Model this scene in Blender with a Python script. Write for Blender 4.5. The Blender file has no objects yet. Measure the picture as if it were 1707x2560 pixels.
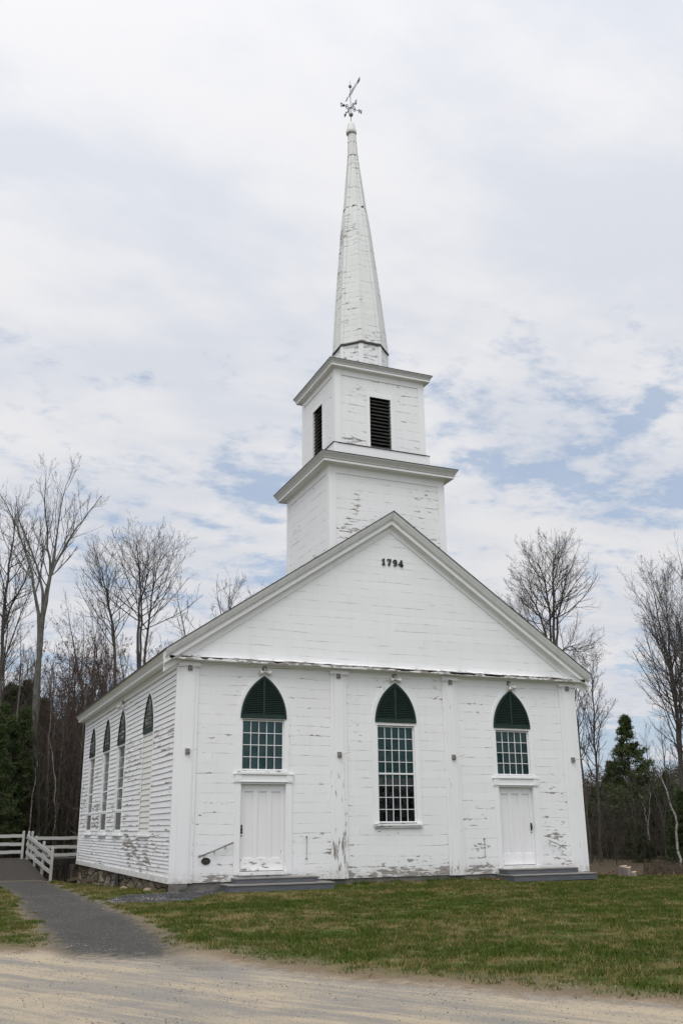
import bpy, math, random
import numpy as np
from mathutils import Matrix, Vector
R = math.radians
random.seed(7)
SC = bpy.context.scene
COL = SC.collection

# ------------------------------------------------------------------ camera
CAM = np.array([-5.88846, -24.31673, 1.27041])
FWD = np.array([0.37643, 0.87251, 0.31150])
UP = np.array([-0.11316, -0.29042, 0.95019])
RT = np.cross(FWD, UP); RT /= np.linalg.norm(RT)
UP = np.cross(RT, FWD)
FPX = 2395.686
cd = bpy.data.cameras.new('camera')
cam = bpy.data.objects.new('camera', cd)
COL.objects.link(cam)
cd.sensor_fit = 'VERTICAL'
cd.sensor_height = 36.0
cd.sensor_width = 24.0
cd.lens = FPX / 2560 * 36
cd.clip_end = 2000
cam.matrix_world = Matrix(((RT[0], UP[0], -FWD[0], CAM[0]), (RT[1], UP[1], -FWD[1], CAM[1]),
                           (RT[2], UP[2], -FWD[2], CAM[2]), (0, 0, 0, 1)))
SC.camera = cam

def at(px, py, Y):
    """photo pixel -> world point on the plane y = Y (used to lay things out at a chosen depth)"""
    d = FWD + RT * (px - 853.5) / FPX + UP * (1280 - py) / FPX
    return CAM + d * (Y - CAM[1]) / d[1]

# ------------------------------------------------------------------ node helper
class G:
    def __init__(s, nt):
        s.nt = nt
        nt.nodes.clear()
    def n(s, t, ins=None, **props):
        x = s.nt.nodes.new(t)
        for k, v in props.items():
            setattr(x, k, v)
        for k, v in (ins or {}).items():
            s.put(x.inputs[k], v)
        return x
    def put(s, sock, v):
        if isinstance(v, bpy.types.NodeSocket):
            s.nt.links.new(v, sock)
        elif v is not None:
            if isinstance(v, tuple) and len(v) == 3 and sock.type == 'RGBA':
                v = v + (1,)
            sock.default_value = v
    def m(s, op, a, b=None, c=None, clamp=False):
        x = s.n('ShaderNodeMath', operation=op, use_clamp=clamp)
        s.put(x.inputs[0], a)
        if b is not None: s.put(x.inputs[1], b)
        if c is not None: s.put(x.inputs[2], c)
        return x.outputs[0]
    def vm(s, op, a, b=None):
        x = s.n('ShaderNodeVectorMath', operation=op)
        s.put(x.inputs[0], a)
        if b is not None: s.put(x.inputs[1], b)
        return x.outputs[0]
    def rng(s, v, a, b, c=0.0, d=1.0, smooth=False):
        x = s.n('ShaderNodeMapRange', clamp=True, interpolation_type='SMOOTHSTEP' if smooth else 'LINEAR')
        for i, q in enumerate((v, a, b, c, d)): s.put(x.inputs[i], q)
        return x.outputs[0]
    def noise(s, vec, scale=1.0, detail=4.0, rough=0.55, dist=0.0, out=0):
        x = s.n('ShaderNodeTexNoise')
        s.put(x.inputs['Vector'], vec)
        for k, v in (('Scale', scale), ('Detail', detail), ('Roughness', rough), ('Distortion', dist)):
            s.put(x.inputs[k], v)
        return x.outputs[out]
    def mix(s, f, a, b, mode='MIX'):
        x = s.n('ShaderNodeMix', data_type='RGBA', blend_type=mode)
        s.put(x.inputs['Factor'], f)
        s.put(x.inputs['A'] if False else x.inputs[6], a)
        s.put(x.inputs[7], b)
        return x.outputs[2]
    def scale(s, vec, v):
        return s.vm('MULTIPLY', vec, v)
    def attr(s, name):
        return s.n('ShaderNodeAttribute', attribute_name=name).outputs['Fac']
    def bump(s, h, strength=0.3, dist=0.01):
        x = s.n('ShaderNodeBump')
        s.put(x.inputs['Height'], h)
        x.inputs['Strength'].default_value = strength
        x.inputs['Distance'].default_value = dist
        return x.outputs[0]
    def coord(s, name='Object'):
        return s.n('ShaderNodeTexCoord').outputs[name]
    def out(s, color, rough=0.7, normal=None, spec=0.3, metal=0.0):
        b = s.n('ShaderNodeBsdfPrincipled')
        s.put(b.inputs['Base Color'], color)
        s.put(b.inputs['Roughness'], rough)
        s.put(b.inputs['Metallic'], metal)
        s.put(b.inputs['Specular IOR Level'], spec)
        if normal is not None: s.put(b.inputs['Normal'], normal)
        o = s.n('ShaderNodeOutputMaterial')
        s.nt.links.new(b.outputs[0], o.inputs[0])
        return b

def mat(name):
    m = bpy.data.materials.new(name)
    m.use_nodes = True
    return m, G(m.node_tree)

# ------------------------------------------------------------------ world: thin broken overcast over a Nishita sky
SUN_EL, SUN_AZ = R(62), R(212)      # azimuth measured from +Y towards +X: sun high behind the camera
w = bpy.data.worlds.new('World'); SC.world = w; w.use_nodes = True
g = G(w.node_tree)
sky = g.n('ShaderNodeTexSky', sky_type='NISHITA', sun_disc=False)
sky.sun_elevation = SUN_EL; sky.sun_rotation = SUN_AZ
sky.air_density = 1.0; sky.dust_density = 1.5
d = g.coord('Generated')
sp = g.n('ShaderNodeSeparateXYZ', {0: d})
zc = g.m('MAXIMUM', sp.outputs[2], 0.0)
den = g.m('ADD', zc, 0.16)
u = g.m('DIVIDE', sp.outputs[0], den); v = g.m('DIVIDE', sp.outputs[1], den)
pv = g.n('ShaderNodeCombineXYZ', {0: u, 1: v, 2: 0.0}).outputs[0]
big = g.noise(g.scale(pv, (0.75, 1.0, 1)), 1.1, 3, 0.5, 0.3)
med = g.noise(g.vm('ADD', g.scale(pv, (1.0, 1.3, 1)), (4.2, 1.1, 0)), 3.4, 8, 0.60, 0.15)
fine = g.noise(g.scale(pv, (1.0, 1.2, 1)), 11.0, 6, 0.62, 0.1)
dens = g.m('ADD', g.m('MULTIPLY', big, 0.36), g.m('ADD', g.m('MULTIPLY', med, 0.54), g.m('MULTIPLY', fine, 0.30)))
# more cloud overhead, more openings between 5 and 30 degrees
thick = g.rng(sp.outputs[2], 0.44, 0.56, 0.0, 0.12, True)
low = g.rng(sp.outputs[2], 0.02, 0.30, -0.07, 0.0, True)
dens = g.m('ADD', g.m('ADD', dens, thick), low)
cover = g.rng(dens, 0.43, 0.60, 0.0, 1.0, True)
cover = g.m('MAXIMUM', cover, 0.38)
shade = g.noise(g.vm('ADD', g.scale(pv, (0.9, 1.4, 1)), (9.0, 3.0, 0)), 2.3, 7, 0.56, 0.1)
ccol = g.mix(g.rng(shade, 0.36, 0.62, 0.0, 1.0, True), (0.70, 0.73, 0.80), (0.84, 0.84, 0.865))
# clouds glow near the sun (behind the camera)
sd = (math.sin(SUN_AZ) * math.cos(SUN_EL), math.cos(SUN_AZ) * math.cos(SUN_EL), math.sin(SUN_EL))
dt = g.n('ShaderNodeVectorMath', operation='DOT_PRODUCT')
g.put(dt.inputs[0], d); dt.inputs[1].default_value = sd
glow = g.m('POWER', g.m('MAXIMUM', g.m('MULTIPLY_ADD', dt.outputs['Value'], 0.5, 0.5), 0.0), 3.0)
lum = g.m('MULTIPLY_ADD', glow, 0.85, 0.875)
bgc = g.n('ShaderNodeBackground', {0: ccol, 1: lum})
bgs = g.n('ShaderNodeBackground', {0: g.mix(0.45, sky.outputs[0], (3.7, 5.6, 8.4)), 1: 0.105})
mx = g.n('ShaderNodeMixShader', {0: cover, 1: bgs.outputs[0], 2: bgc.outputs[0]})
o = g.n('ShaderNodeOutputWorld'); g.nt.links.new(mx.outputs[0], o.inputs[0])

sun = bpy.data.lights.new('sun', 'SUN')
sun.energy = 1.5; sun.angle = R(34); sun.color = (1.0, 0.965, 0.92)
so = bpy.data.objects.new('sun', sun); COL.objects.link(so)
so.rotation_euler = Vector(sd).to_track_quat('Z', 'Y').to_euler()
SC.view_settings.view_transform = 'Standard'
SC.view_settings.look = 'None'
SC.view_settings.exposure = 0.0
SC.view_settings.gamma = 1.0
SC.cycles.max_bounces = 6
SC.cycles.transparent_max_bounces = 12

# ------------------------------------------------------------------ materials
def white_paint(name, spacing=0.0, zoff=0.0, linew=0.035, lstr=0.75, thr=0.66, var=0.05, tint=(0.80, 0.80, 0.80), vertical=False, bays=False, streak=0.10, ends=True, ys=1.0):
    m, g = mat(name)
    co = g.coord(); s3 = g.n('ShaderNodeSeparateXYZ', {0: co})
    x, y, z = s3.outputs
    if vertical:   # grain runs up and down (pilasters, corner boards, doors)
        st = g.scale(co, (7.0, 7.0, 1.1))
    else:
        st = g.scale(co, (1.5, 1.5 * ys, 6.0))
    pn = g.noise(st, 2.3, 9, 0.68, 0.25)
    patch = g.noise(g.scale(co, (1.0, ys, 1.3 if ys < 1 else 1.0)), 0.75, 3, 0.5)
    bias = g.m('ADD', g.attr('peel'), g.m('MULTIPLY_ADD', patch, 0.50, -0.262))
    v = g.m('ADD', pn, bias)
    col = tint
    gap = 0.0
    if spacing:
        t = g.m('ADD', g.m('DIVIDE', z, spacing), zoff)
        if bays:
            t = g.m('ADD', t, g.m('MULTIPLY', g.m('GREATER_THAN', x, 4.45), 0.37))
            t = g.m('ADD', t, g.m('MULTIPLY', g.m('GREATER_THAN', x, 7.9), 0.41))
        wob = g.noise(g.scale(co, (0.25, 0.25, 0.9)), 1.0, 2, 0.5)
        t = g.m('ADD', t, g.m('MULTIPLY', wob, 0.9))
        row = g.m('FLOOR', t); fr = g.m('SUBTRACT', t, row)
        # board lengths: joints differ from row to row
        hr = g.n('ShaderNodeTexWhiteNoise', noise_dimensions='1D'); g.put(hr.inputs['W'], row)
        L = g.m('ADD', g.m('DIVIDE', g.m('ADD', x, y), 4.3), g.m('MULTIPLY', hr.outputs[0], 7.0))
        seg = g.m('FLOOR', L); sf = g.m('SUBTRACT', L, seg)
        hb = g.n('ShaderNodeTexWhiteNoise', noise_dimensions='2D')
        g.put(hb.inputs['Vector'], g.n('ShaderNodeCombineXYZ', {0: row, 1: seg}).outputs[0])
        col = g.mix(hb.outputs[0], tuple(c * (1 - var * .45) for c in tint), tuple(min(1, c * (1 + var * .2)) for c in tint))
        ln = g.noise(g.scale(co, (1.0, 1.0, 3.0)), 1.6, 5, 0.7)
        lw = g.m('MULTIPLY', g.rng(ln, 0.40, 0.68, 0.30, 2.1), linew)
        edge = g.m('LESS_THAN', g.m('MINIMUM', fr, 1.0), lw)
        li = g.rng(ln, 0.45, 0.66, 0.20, 1.0)
        gap = g.m('MULTIPLY', g.m('MULTIPLY', edge, li), lstr)
        if ends:
            jt = g.m('MULTIPLY', g.m('LESS_THAN', sf, 0.0016), g.m('MULTIPLY', g.rng(ln, 0.52, 0.62, 0.0, 1.0), lstr * 0.6))
            gap = g.m('MAXIMUM', gap, jt)
        # paint lets go first along the board edges
        near = g.m('MULTIPLY', g.rng(g.m('MINIMUM', fr, g.m('SUBTRACT', 1.0, fr)), 0.0, 0.16, 1.0, 0.0), 0.055)
        v = g.m('ADD', v, near)
    pm = g.rng(v, thr, thr + 0.012)
    # broad dirt and chalking
    n1 = g.noise(co, 0.6, 4, 0.55); n2 = g.noise(g.scale(co, (5.0, 5.0, 0.45)), 1.5, 5, 0.6)
    dirt = g.m('MULTIPLY', g.rng(n2, 0.50, 0.80), streak)
    dirt = g.m('ADD', dirt, g.m('MULTIPLY', g.rng(n1, 0.40, 0.75), 0.07))
    col = g.mix(dirt, col, (0.42, 0.40, 0.36))
    spl = g.m('MULTIPLY', g.m('MULTIPLY', g.rng(z, -0.05, 0.34, 1.0, 0.0, True), g.m('LESS_THAN', z, 0.5)), g.rng(g.noise(g.scale(co, (3.0, 3.0, 5.0)), 2.0, 5, 0.65), 0.38, 0.70, 0.05, 0.75))
    col = g.mix(spl, col, (0.30, 0.265, 0.20))
    wn = g.noise(g.scale(co, (2.0, 2.0, 40.0) if not vertical else (40.0, 40.0, 2.0)), 1.5, 4, 0.6)
    wood = g.mix(g.rng(wn, 0.3, 0.7), (0.16, 0.145, 0.13), (0.40, 0.375, 0.345))
    # thin dark rim where the paint film curls
    rim = g.m('MULTIPLY', g.rng(v, thr - 0.012, thr), g.m('SUBTRACT', 1.0, pm))
    col = g.mix(g.m('MULTIPLY', rim, 0.25), col, (0.30, 0.28, 0.26))
    col = g.mix(pm, col, wood)
    if spacing:
        col = g.mix(gap, col, (0.045, 0.042, 0.038))
    hgt = g.m('SUBTRACT', g.m('MULTIPLY', g.noise(st, 5.0, 3, 0.5), 0.12), pm)
    if spacing: hgt = g.m('SUBTRACT', hgt, g.m('MULTIPLY', gap, 2.0))
    g.out(col, 0.55, g.bump(hgt, 0.35, 0.004), 0.28)
    return m

M = {}
M['front'] = white_paint('flush_board_paint', 0.245, 0.03, 0.032, 0.78, 0.675, bays=True)
M['gable'] = white_paint('gable_board_paint', 0.225, 0.4, 0.030, 0.66, 0.745)
M['tower'] = white_paint('tower_board_paint', 0.30, 0.1, 0.028, 0.85, 0.665)
M['clap'] = white_paint('clapboard_paint', 0.0, 0, 0, 0, 0.645, ys=0.36)
M['infill'] = white_paint('cream_infill_paint', 0.0, 0, 0, 0, 0.72, tint=(0.75, 0.74, 0.70))
M['trim'] = white_paint('trim_paint', 0.0, 0, 0, 0, 0.722, vertical=True)
M['rakepaint'] = white_paint('rake_paint', 0.0, 0, 0, 0, 0.735, tint=(0.76, 0.76, 0.755), streak=0.35)
M['htrim'] = white_paint('moulding_paint', 0.0, 0, 0, 0, 0.745, streak=0.16)
M['ledge'] = white_paint('worn_ledge_paint', 0.0, 0, 0, 0, 0.575, streak=0.2)
M['spire'] = white_paint('spire_board_paint', 0.21, 0.2, 0.045, 0.9, 0.655, tint=(0.71, 0.72, 0.70), ends=False, streak=0.22)
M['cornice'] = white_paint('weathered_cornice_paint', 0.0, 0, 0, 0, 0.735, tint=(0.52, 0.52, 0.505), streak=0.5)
M['door'] = white_paint('door_paint', 0.0, 0, 0, 0, 0.80, tint=(0.755, 0.75, 0.755), vertical=True, streak=0.04)
M['fence'] = white_paint('rail_paint', 0.0, 0, 0, 0, 0.70, tint=(0.43, 0.43, 0.41), streak=0.5)

def plain(name, c1, c2, scale=4.0, rough=0.7, st=(1, 1, 1), bump=0.2, bd=0.01, spec=0.3, metal=0.0, lo=0.3, hi=0.7, detail=5):
    m, g = mat(name)
    co = g.scale(g.coord(), st)
    n = g.noise(co, scale, detail, 0.6)
    g.out(g.mix(g.rng(n, lo, hi), c1, c2), rough, g.bump(n, bump, bd), spec, metal)
    return m
M['green'] = plain('green_louvre_paint', (0.009, 0.024, 0.018), (0.016, 0.037, 0.029), 6, 0.5)
M['blackslat'] = plain('weathered_dark_slats', (0.012, 0.013, 0.012), (0.15, 0.155, 0.14), 3, 0.8, (1.2, 1.2, 22), lo=0.42, hi=0.9)
M['darkslot'] = plain('rotten_wood_and_painted_shade', (0.010, 0.008, 0.007), (0.035, 0.028, 0.022), 9, 0.9)  # dark wood, also the painted shade under laps and in gaps
M['iron'] = plain('black_iron', (0.010, 0.010, 0.010), (0.025, 0.025, 0.025), 12, 0.45, spec=0.5)
M['vaneiron'] = plain('grey_vane_metal', (0.045, 0.045, 0.043), (0.12, 0.12, 0.115), 9, 0.5, metal=0.3)
M['vanesilver'] = plain('dull_silver_ball', (0.22, 0.22, 0.21), (0.36, 0.36, 0.34), 14, 0.42, metal=0.5)
M['cap'] = plain('spire_cap_metal_paint', (0.60, 0.61, 0.59), (0.72, 0.72, 0.70), 8, 0.5)
M['shingle'] = plain('grey_asphalt_shingle', (0.045, 0.045, 0.045), (0.12, 0.118, 0.11), 12, 0.9)
M['slate'] = plain('grey_step_paint', (0.085, 0.092, 0.105), (0.135, 0.14, 0.15), 3, 0.6, (1, 1, 8))
M['tread'] = plain('worn_grey_tread', (0.17, 0.165, 0.16), (0.30, 0.28, 0.26), 3, 0.75, (1, 9, 1))
M['concrete'] = plain('grey_foundation_concrete', (0.10, 0.098, 0.09), (0.20, 0.19, 0.175), 4, 0.9, (1, 1, 2), bump=0.5)
M['boxgrey'] = plain('grey_bracket_metal', (0.14, 0.13, 0.12), (0.34, 0.33, 0.31), 30, 0.6)
M['lampwhite'] = plain('floodlight_enamel', (0.58, 0.58, 0.53), (0.68, 0.67, 0.62), 12, 0.35, spec=0.5)
M['rod'] = plain('pale_rod', (0.52, 0.50, 0.44), (0.62, 0.60, 0.55), 12, 0.5)
M['pipe'] = plain('galvanised_rail', (0.17, 0.17, 0.17), (0.32, 0.32, 0.31), 20, 0.4, metal=0.4)
M['darkpipe'] = plain('dark_downpipe', (0.045, 0.045, 0.048), (0.08, 0.08, 0.085), 5, 0.6)
M['shade'] = plain('green_roller_shade', (0.006, 0.080, 0.074), (0.010, 0.110, 0.100), 1.5, 0.8)
M['curtain'] = plain('teal_curtain', (0.020, 0.105, 0.115), (0.050, 0.160, 0.180), 2.2, 0.8, (1, 1, .6))
M['greyband'] = plain('grey_shade_hem', (0.14, 0.145, 0.135), (0.17, 0.175, 0.165), 2, 0.8)
M['interior'] = plain('painted_interior_dark', (0.006, 0.005, 0.004), (0.014, 0.011, 0.009), 3, 0.8)  # near-black, the darkness of the unlit room put into the colour
M['screen'] = plain('grey_window_screen', (0.115, 0.115, 0.112), (0.15, 0.15, 0.147), 60, 0.8)
M['deck'] = plain('weathered_deck_boards', (0.020, 0.017, 0.014), (0.066, 0.055, 0.044), 2.5, 0.85, (1.2, 9, 1), bump=0.5)
M['deckside'] = plain('dark_deck_timber', (0.012, 0.011, 0.010), (0.03, 0.027, 0.024), 3, 0.9)
M['cutwood'] = plain('fresh_cut_wood', (0.34, 0.26, 0.17), (0.50, 0.40, 0.28), 7, 0.8)
M['bark'] = plain('grey_brown_bark', (0.034, 0.029, 0.025), (0.105, 0.094, 0.082), 3.0, 0.9, (4, 4, 0.8), bump=0.8, bd=0.03)
M['barkd'] = plain('dark_wood_bark', (0.045, 0.040, 0.033), (0.160, 0.145, 0.122), 3.0, 0.9, (4, 4, 0.8), bump=0.8, bd=0.03)
M['bark2'] = plain('lichened_bark', (0.045, 0.043, 0.036), (0.155, 0.150, 0.130), 2.4, 0.9, (3, 3, 0.9), bump=0.8, bd=0.03)
M['birch'] = plain('white_birch_bark', (0.045, 0.043, 0.040), (0.30, 0.285, 0.26), 5, 0.7, (1, 1, 2.2), lo=0.36, hi=0.50)
M['twig'] = plain('bare_twigs', (0.036, 0.029, 0.025), (0.062, 0.052, 0.044), 2, 0.9)
M['twigp'] = plain('pale_bare_twigs', (0.060, 0.052, 0.044), (0.10, 0.09, 0.078), 2, 0.9)
M['twigd'] = plain('dark_bare_twigs', (0.034, 0.028, 0.023), (0.075, 0.060, 0.048), 2, 0.9)
M['redtwig'] = plain('red_budding_twigs', (0.055, 0.034, 0.028), (0.115, 0.066, 0.052), 1.2, 0.9)
M['thicket'] = plain('brown_thicket_twigs', (0.032, 0.026, 0.018), (0.085, 0.060, 0.041), 0.8, 0.9)
M['farwood'] = plain('far_bare_woods', (0.050, 0.034, 0.030), (0.085, 0.060, 0.052), 0.3, 0.9)
M['needle'] = plain('pine_needles', (0.026, 0.044, 0.010), (0.075, 0.098, 0.028), 0.9, 0.7)
M['needled'] = plain('dark_pine_needles', (0.020, 0.038, 0.009), (0.060, 0.082, 0.022), 0.7, 0.7)
M['brushtwig'] = plain('brown_brushwood', (0.045, 0.034, 0.024), (0.14, 0.108, 0.076), 5, 0.9)
M['leaf'] = plain('fallen_dry_leaves', (0.12, 0.055, 0.030), (0.27, 0.155, 0.09), 9, 0.8)
M['pebble'] = plain('small_grey_stones', (0.045, 0.043, 0.040), (0.36, 0.34, 0.31), 1.6, 0.85, lo=0.42, hi=0.62)

m, g = mat('old_window_glass'); M['glass'] = m
nz = g.noise(g.coord(), 1.1, 1, 0.5)
gl = g.n('ShaderNodeBsdfGlossy', {'Color': (0.85, 0.92, 0.93), 'Roughness': 0.03, 'Normal': g.bump(nz, 0.06, 0.02)})
tr = g.n('ShaderNodeBsdfTransparent', {'Color': (0.86, 0.92, 0.90)})
fr = g.n('ShaderNodeFresnel', {'IOR': 1.5})
mxs = g.n('ShaderNodeMixShader', {0: fr.outputs[0], 1: tr.outputs[0], 2: gl.outputs[0]})
oo = g.n('ShaderNodeOutputMaterial'); g.nt.links.new(mxs.outputs[0], oo.inputs[0])

# rubble stone
m, g = mat('rubble_stone'); M['stone'] = m
co = g.coord()
co = g.scale(co, (1.0, 0.40, 1.15))
wv = g.vm('ADD', co, g.scale(g.noise(co, 3.0, 3, 0.5, out=1), (0.16, 0.16, 0.16)))
vo = g.n('ShaderNodeTexVoronoi', {'Vector': wv, 'Scale': 3.1}, feature='F1')
ve = g.n('ShaderNodeTexVoronoi', {'Vector': wv, 'Scale': 3.1}, feature='DISTANCE_TO_EDGE')
hh = g.n('ShaderNodeSeparateColor', {0: vo.outputs['Color']}).outputs
n1 = g.noise(co, 9, 6, 0.65)
c = g.mix(hh[0], (0.110, 0.088, 0.062), (0.34, 0.29, 0.22))
c = g.mix(g.m('MULTIPLY', hh[1], 0.6), c, (0.16, 0.105, 0.06))
c = g.mix(g.rng(n1, 0.45, 0.75), c, (0.085, 0.070, 0.052))
c = g.mix(g.rng(g.noise(co, 4, 3, 0.5), 0.60, 0.68), c, (0.38, 0.37, 0.34))
ed = g.rng(ve.outputs['Distance'], 0.0, 0.09)
c = g.mix(ed, (0.030, 0.026, 0.022), c)
g.out(c, 0.9, g.bump(g.m('ADD', ed, g.m('MULTIPLY', n1, 0.5)), 0.9, 0.05), 0.2)

# one earth material for lawn, path, road, gravel strip and wood floor: the signed distances come from the mesh
m, g = mat('earth_and_gravel'); M['earth'] = m
co = g.coord()
nlo = g.noise(co, 1.3, 5, 0.6); nmid = g.noise(co, 7.0, 5, 0.65); nhi = g.noise(co, 60.0, 4, 0.7)
nvh = g.noise(co, 170.0, 2, 0.6)
tone = g.m('ADD', g.attr('green'), g.m('MULTIPLY_ADD', nmid, 0.5, -0.25))
tone = g.m('ADD', tone, g.m('MULTIPLY_ADD', nhi, 0.5, -0.25))
lawn = g.mix(g.rng(tone, 0.25, 0.80), (0.130, 0.108, 0.044), (0.044, 0.068, 0.009))
soil = g.mix(nhi, (0.070, 0.052, 0.030), (0.20, 0.155, 0.092))
lawn = g.mix(g.rng(g.attr('bare'), 0.35, 0.65), lawn, soil)
# road: sandy streaks over grey stone, running along the road
rot = g.n('ShaderNodeMapping', {'Vector': co, 'Rotation': (0, 0, R(60)), 'Scale': (1, 1, 1)}).outputs[0]
st1 = g.noise(g.scale(rot, (0.30, 2.2, 1)), 1.0, 7, 0.66, 0.6)
st2 = g.noise(g.scale(rot, (0.9, 8.0, 1)), 1.0, 6, 0.7, 0.5)
sand = g.mix(nhi, (0.29, 0.238, 0.168), (0.52, 0.440, 0.325))
grey = g.mix(nhi, (0.12, 0.112, 0.098), (0.36, 0.335, 0.295))
sv = g.m('ADD', g.m('MULTIPLY', st1, 0.72), g.m('MULTIPLY', st2, 0.28))
sv = g.m('ADD', sv, g.m('MULTIPLY_ADD', nhi, 0.34, -0.17))
sv = g.m('ADD', sv, g.m('MULTIPLY_ADD', nlo, 0.24, -0.12))
road = g.mix(g.rng(sv, 0.44, 0.58, 0.0, 1.0), grey, sand)
road = g.mix(g.rng(nvh, 0.66, 0.72), road, (0.06, 0.055, 0.05))
peb = g.n('ShaderNodeTexVoronoi', {'Vector': co, 'Scale': 38.0})
pc = g.n('ShaderNodeSeparateColor', {0: peb.outputs['Color']}).outputs[0]
dark = g.m('MULTIPLY', g.m('LESS_THAN', peb.outputs['Distance'], 0.28), g.m('GREATER_THAN', pc, 0.90))
road = g.mix(dark, road, (0.07, 0.065, 0.06))
crk = g.noise(co, 22.0, 3, 0.75)
pcol = g.mix(g.m('ADD', g.m('MULTIPLY', nhi, 0.6), g.m('MULTIPLY', crk, 0.4)), (0.010, 0.010, 0.009), (0.100, 0.098, 0.090))
pcol = g.mix(g.rng(nmid, 0.58, 0.75, 0.0, 0.5), pcol, (0.10, 0.09, 0.075))
pcol = g.mix(g.rng(nlo, 0.35, 0.75, 0.0, 0.35), pcol, (0.115, 0.110, 0.100))
pcol = g.mix(g.m('MULTIPLY', g.m('LESS_THAN', peb.outputs['Distance'], 0.3), g.m('GREATER_THAN', pc, 0.86)), pcol, (0.30, 0.29, 0.28))
gcol = g.mix(nhi, (0.016, 0.016, 0.018), (0.075, 0.075, 0.080))
gcol = g.mix(g.m('MULTIPLY', g.m('LESS_THAN', peb.outputs['Distance'], 0.33), g.m('GREATER_THAN', pc, 0.80)), gcol, (0.34, 0.33, 0.32))
litter = g.mix(g.rng(nhi, 0.3, 0.7), (0.030, 0.024, 0.015), (0.105, 0.080, 0.048))
jag = g.m('ADD', g.m('MULTIPLY_ADD', nmid, 0.55, -0.275), g.m('MULTIPLY_ADD', nhi, 0.22, -0.11))
def edge(a, w0, amp):
    return g.rng(g.m('ADD', g.attr(a), g.m('MULTIPLY', jag, amp)), -w0, w0)
c = g.mix(edge('wood', 0.5, 2.5), lawn, litter)
verge = g.m('MULTIPLY', g.rng(g.m('ADD', g.attr('road'), g.m('MULTIPLY', jag, 1.6)), -1.1, -0.15), 0.85)
c = g.mix(verge, c, g.mix(nhi, (0.13, 0.092, 0.062), (0.27, 0.205, 0.14)))
pv2 = g.m('MULTIPLY', g.rng(g.m('ADD', g.attr('path'), g.m('MULTIPLY', jag, 1.4)), -0.5, -0.05), 0.8)
c = g.mix(pv2, c, g.mix(nhi, (0.15, 0.115, 0.075), (0.30, 0.235, 0.155)))
c = g.mix(edge('gravel', 0.05, 0.8), c, gcol)
c = g.mix(edge('road', 0.18, 1.3), c, road)
pm_ = g.m('MULTIPLY', edge('path', 0.22, 1.9), g.rng(g.m('ADD', g.attr('road'), g.m('MULTIPLY', jag, 3.0)), -0.15, 0.75, 1.0, 0.0))
c = g.mix(pm_, c, pcol)
bh = g.m('ADD', nhi, g.m('MULTIPLY', nmid, 0.6))
g.out(c, 0.95, g.bump(bh, 0.7, 0.015), 0.15)

m, g = mat('grass_blades'); M['grass'] = m
tn = g.attr('tone')
c = g.mix(g.rng(tn, 0.0, 0.5), (0.27, 0.215, 0.095), (0.105, 0.105, 0.026))
c = g.mix(g.rng(tn, 0.45, 1.0), c, (0.052, 0.083, 0.009))
g.out(c, 0.75, None, 0.15)

# ------------------------------------------------------------------ mesh helpers
SKEW, SX = 0.014115, -0.00257
def warp(P):
    """the old frame has settled a little out of square"""
    P = np.array(P, float)
    Q = P.copy()
    Q[:, 0] += SKEW * P[:, 1]
    Q[:, 2] += SX * P[:, 0]
    return Q

def nz_hash(ix, iy, seed):
    h = (ix * 374761393 + iy * 668265263 + seed * 1442695041) & 0xffffffff
    h = ((h ^ (h >> 13)) * 1274126177) & 0xffffffff
    return ((h ^ (h >> 16)) & 0xffff) / 65535.0
def vnoise(x, y, s=1.0, seed=0, octv=3):
    x = np.asarray(x, float) * s; y = np.asarray(y, float) * s
    tot = np.zeros_like(x); amp = 1.0; nrm = 0
    for o in range(octv):
        ix = np.floor(x).astype(np.int64); iy = np.floor(y).astype(np.int64)
        fx = x - ix; fy = y - iy
        fx = fx * fx * (3 - 2 * fx); fy = fy * fy * (3 - 2 * fy)
        a = nz_hash(ix, iy, seed + o); b = nz_hash(ix + 1, iy, seed + o)
        c = nz_hash(ix, iy + 1, seed + o); dd = nz_hash(ix + 1, iy + 1, seed + o)
        tot += amp * ((a * (1 - fx) + b * fx) * (1 - fy) + (c * (1 - fx) + dd * fx) * fy)
        nrm += amp; amp *= 0.5; x = x * 2.03 + 11.3; y = y * 2.03 + 5.7
    return tot / nrm

def raw_mesh(name, V, F, material, parent=None, smooth=False, attrs=None, sizes=None):
    """V (n,3); F list of arrays (k,3)/(k,4)"""
    me = bpy.data.meshes.new(name)
    V = np.asarray(V, np.float32)
    Fs = [np.asarray(f, np.int32) for f in (F if isinstance(F, list) else [F]) if len(f)]
    me.vertices.add(len(V)); me.vertices.foreach_set('co', V.ravel())
    loops = np.concatenate([f.ravel() for f in Fs])
    tot = np.concatenate([np.full(len(f), f.shape[1], np.int32) for f in Fs])
    st = np.concatenate([[0], np.cumsum(tot)[:-1]]).astype(np.int32)
    me.loops.add(len(loops)); me.loops.foreach_set('vertex_index', loops)
    me.polygons.add(len(tot)); me.polygons.foreach_set('loop_start', st); me.polygons.foreach_set('loop_total', tot)
    if smooth: me.polygons.foreach_set('use_smooth', np.ones(len(tot), bool))
    me.update(calc_edges=True)
    for k, a in (attrs or {}).items():
        at_ = me.attributes.new(k, 'FLOAT', 'POINT')
        at_.data.foreach_set('value', np.asarray(a, np.float32))
    me.materials.append(material)
    ob = bpy.data.objects.new(name, me); COL.objects.link(ob)
    if parent is not None: ob.parent = parent
    return ob

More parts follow.
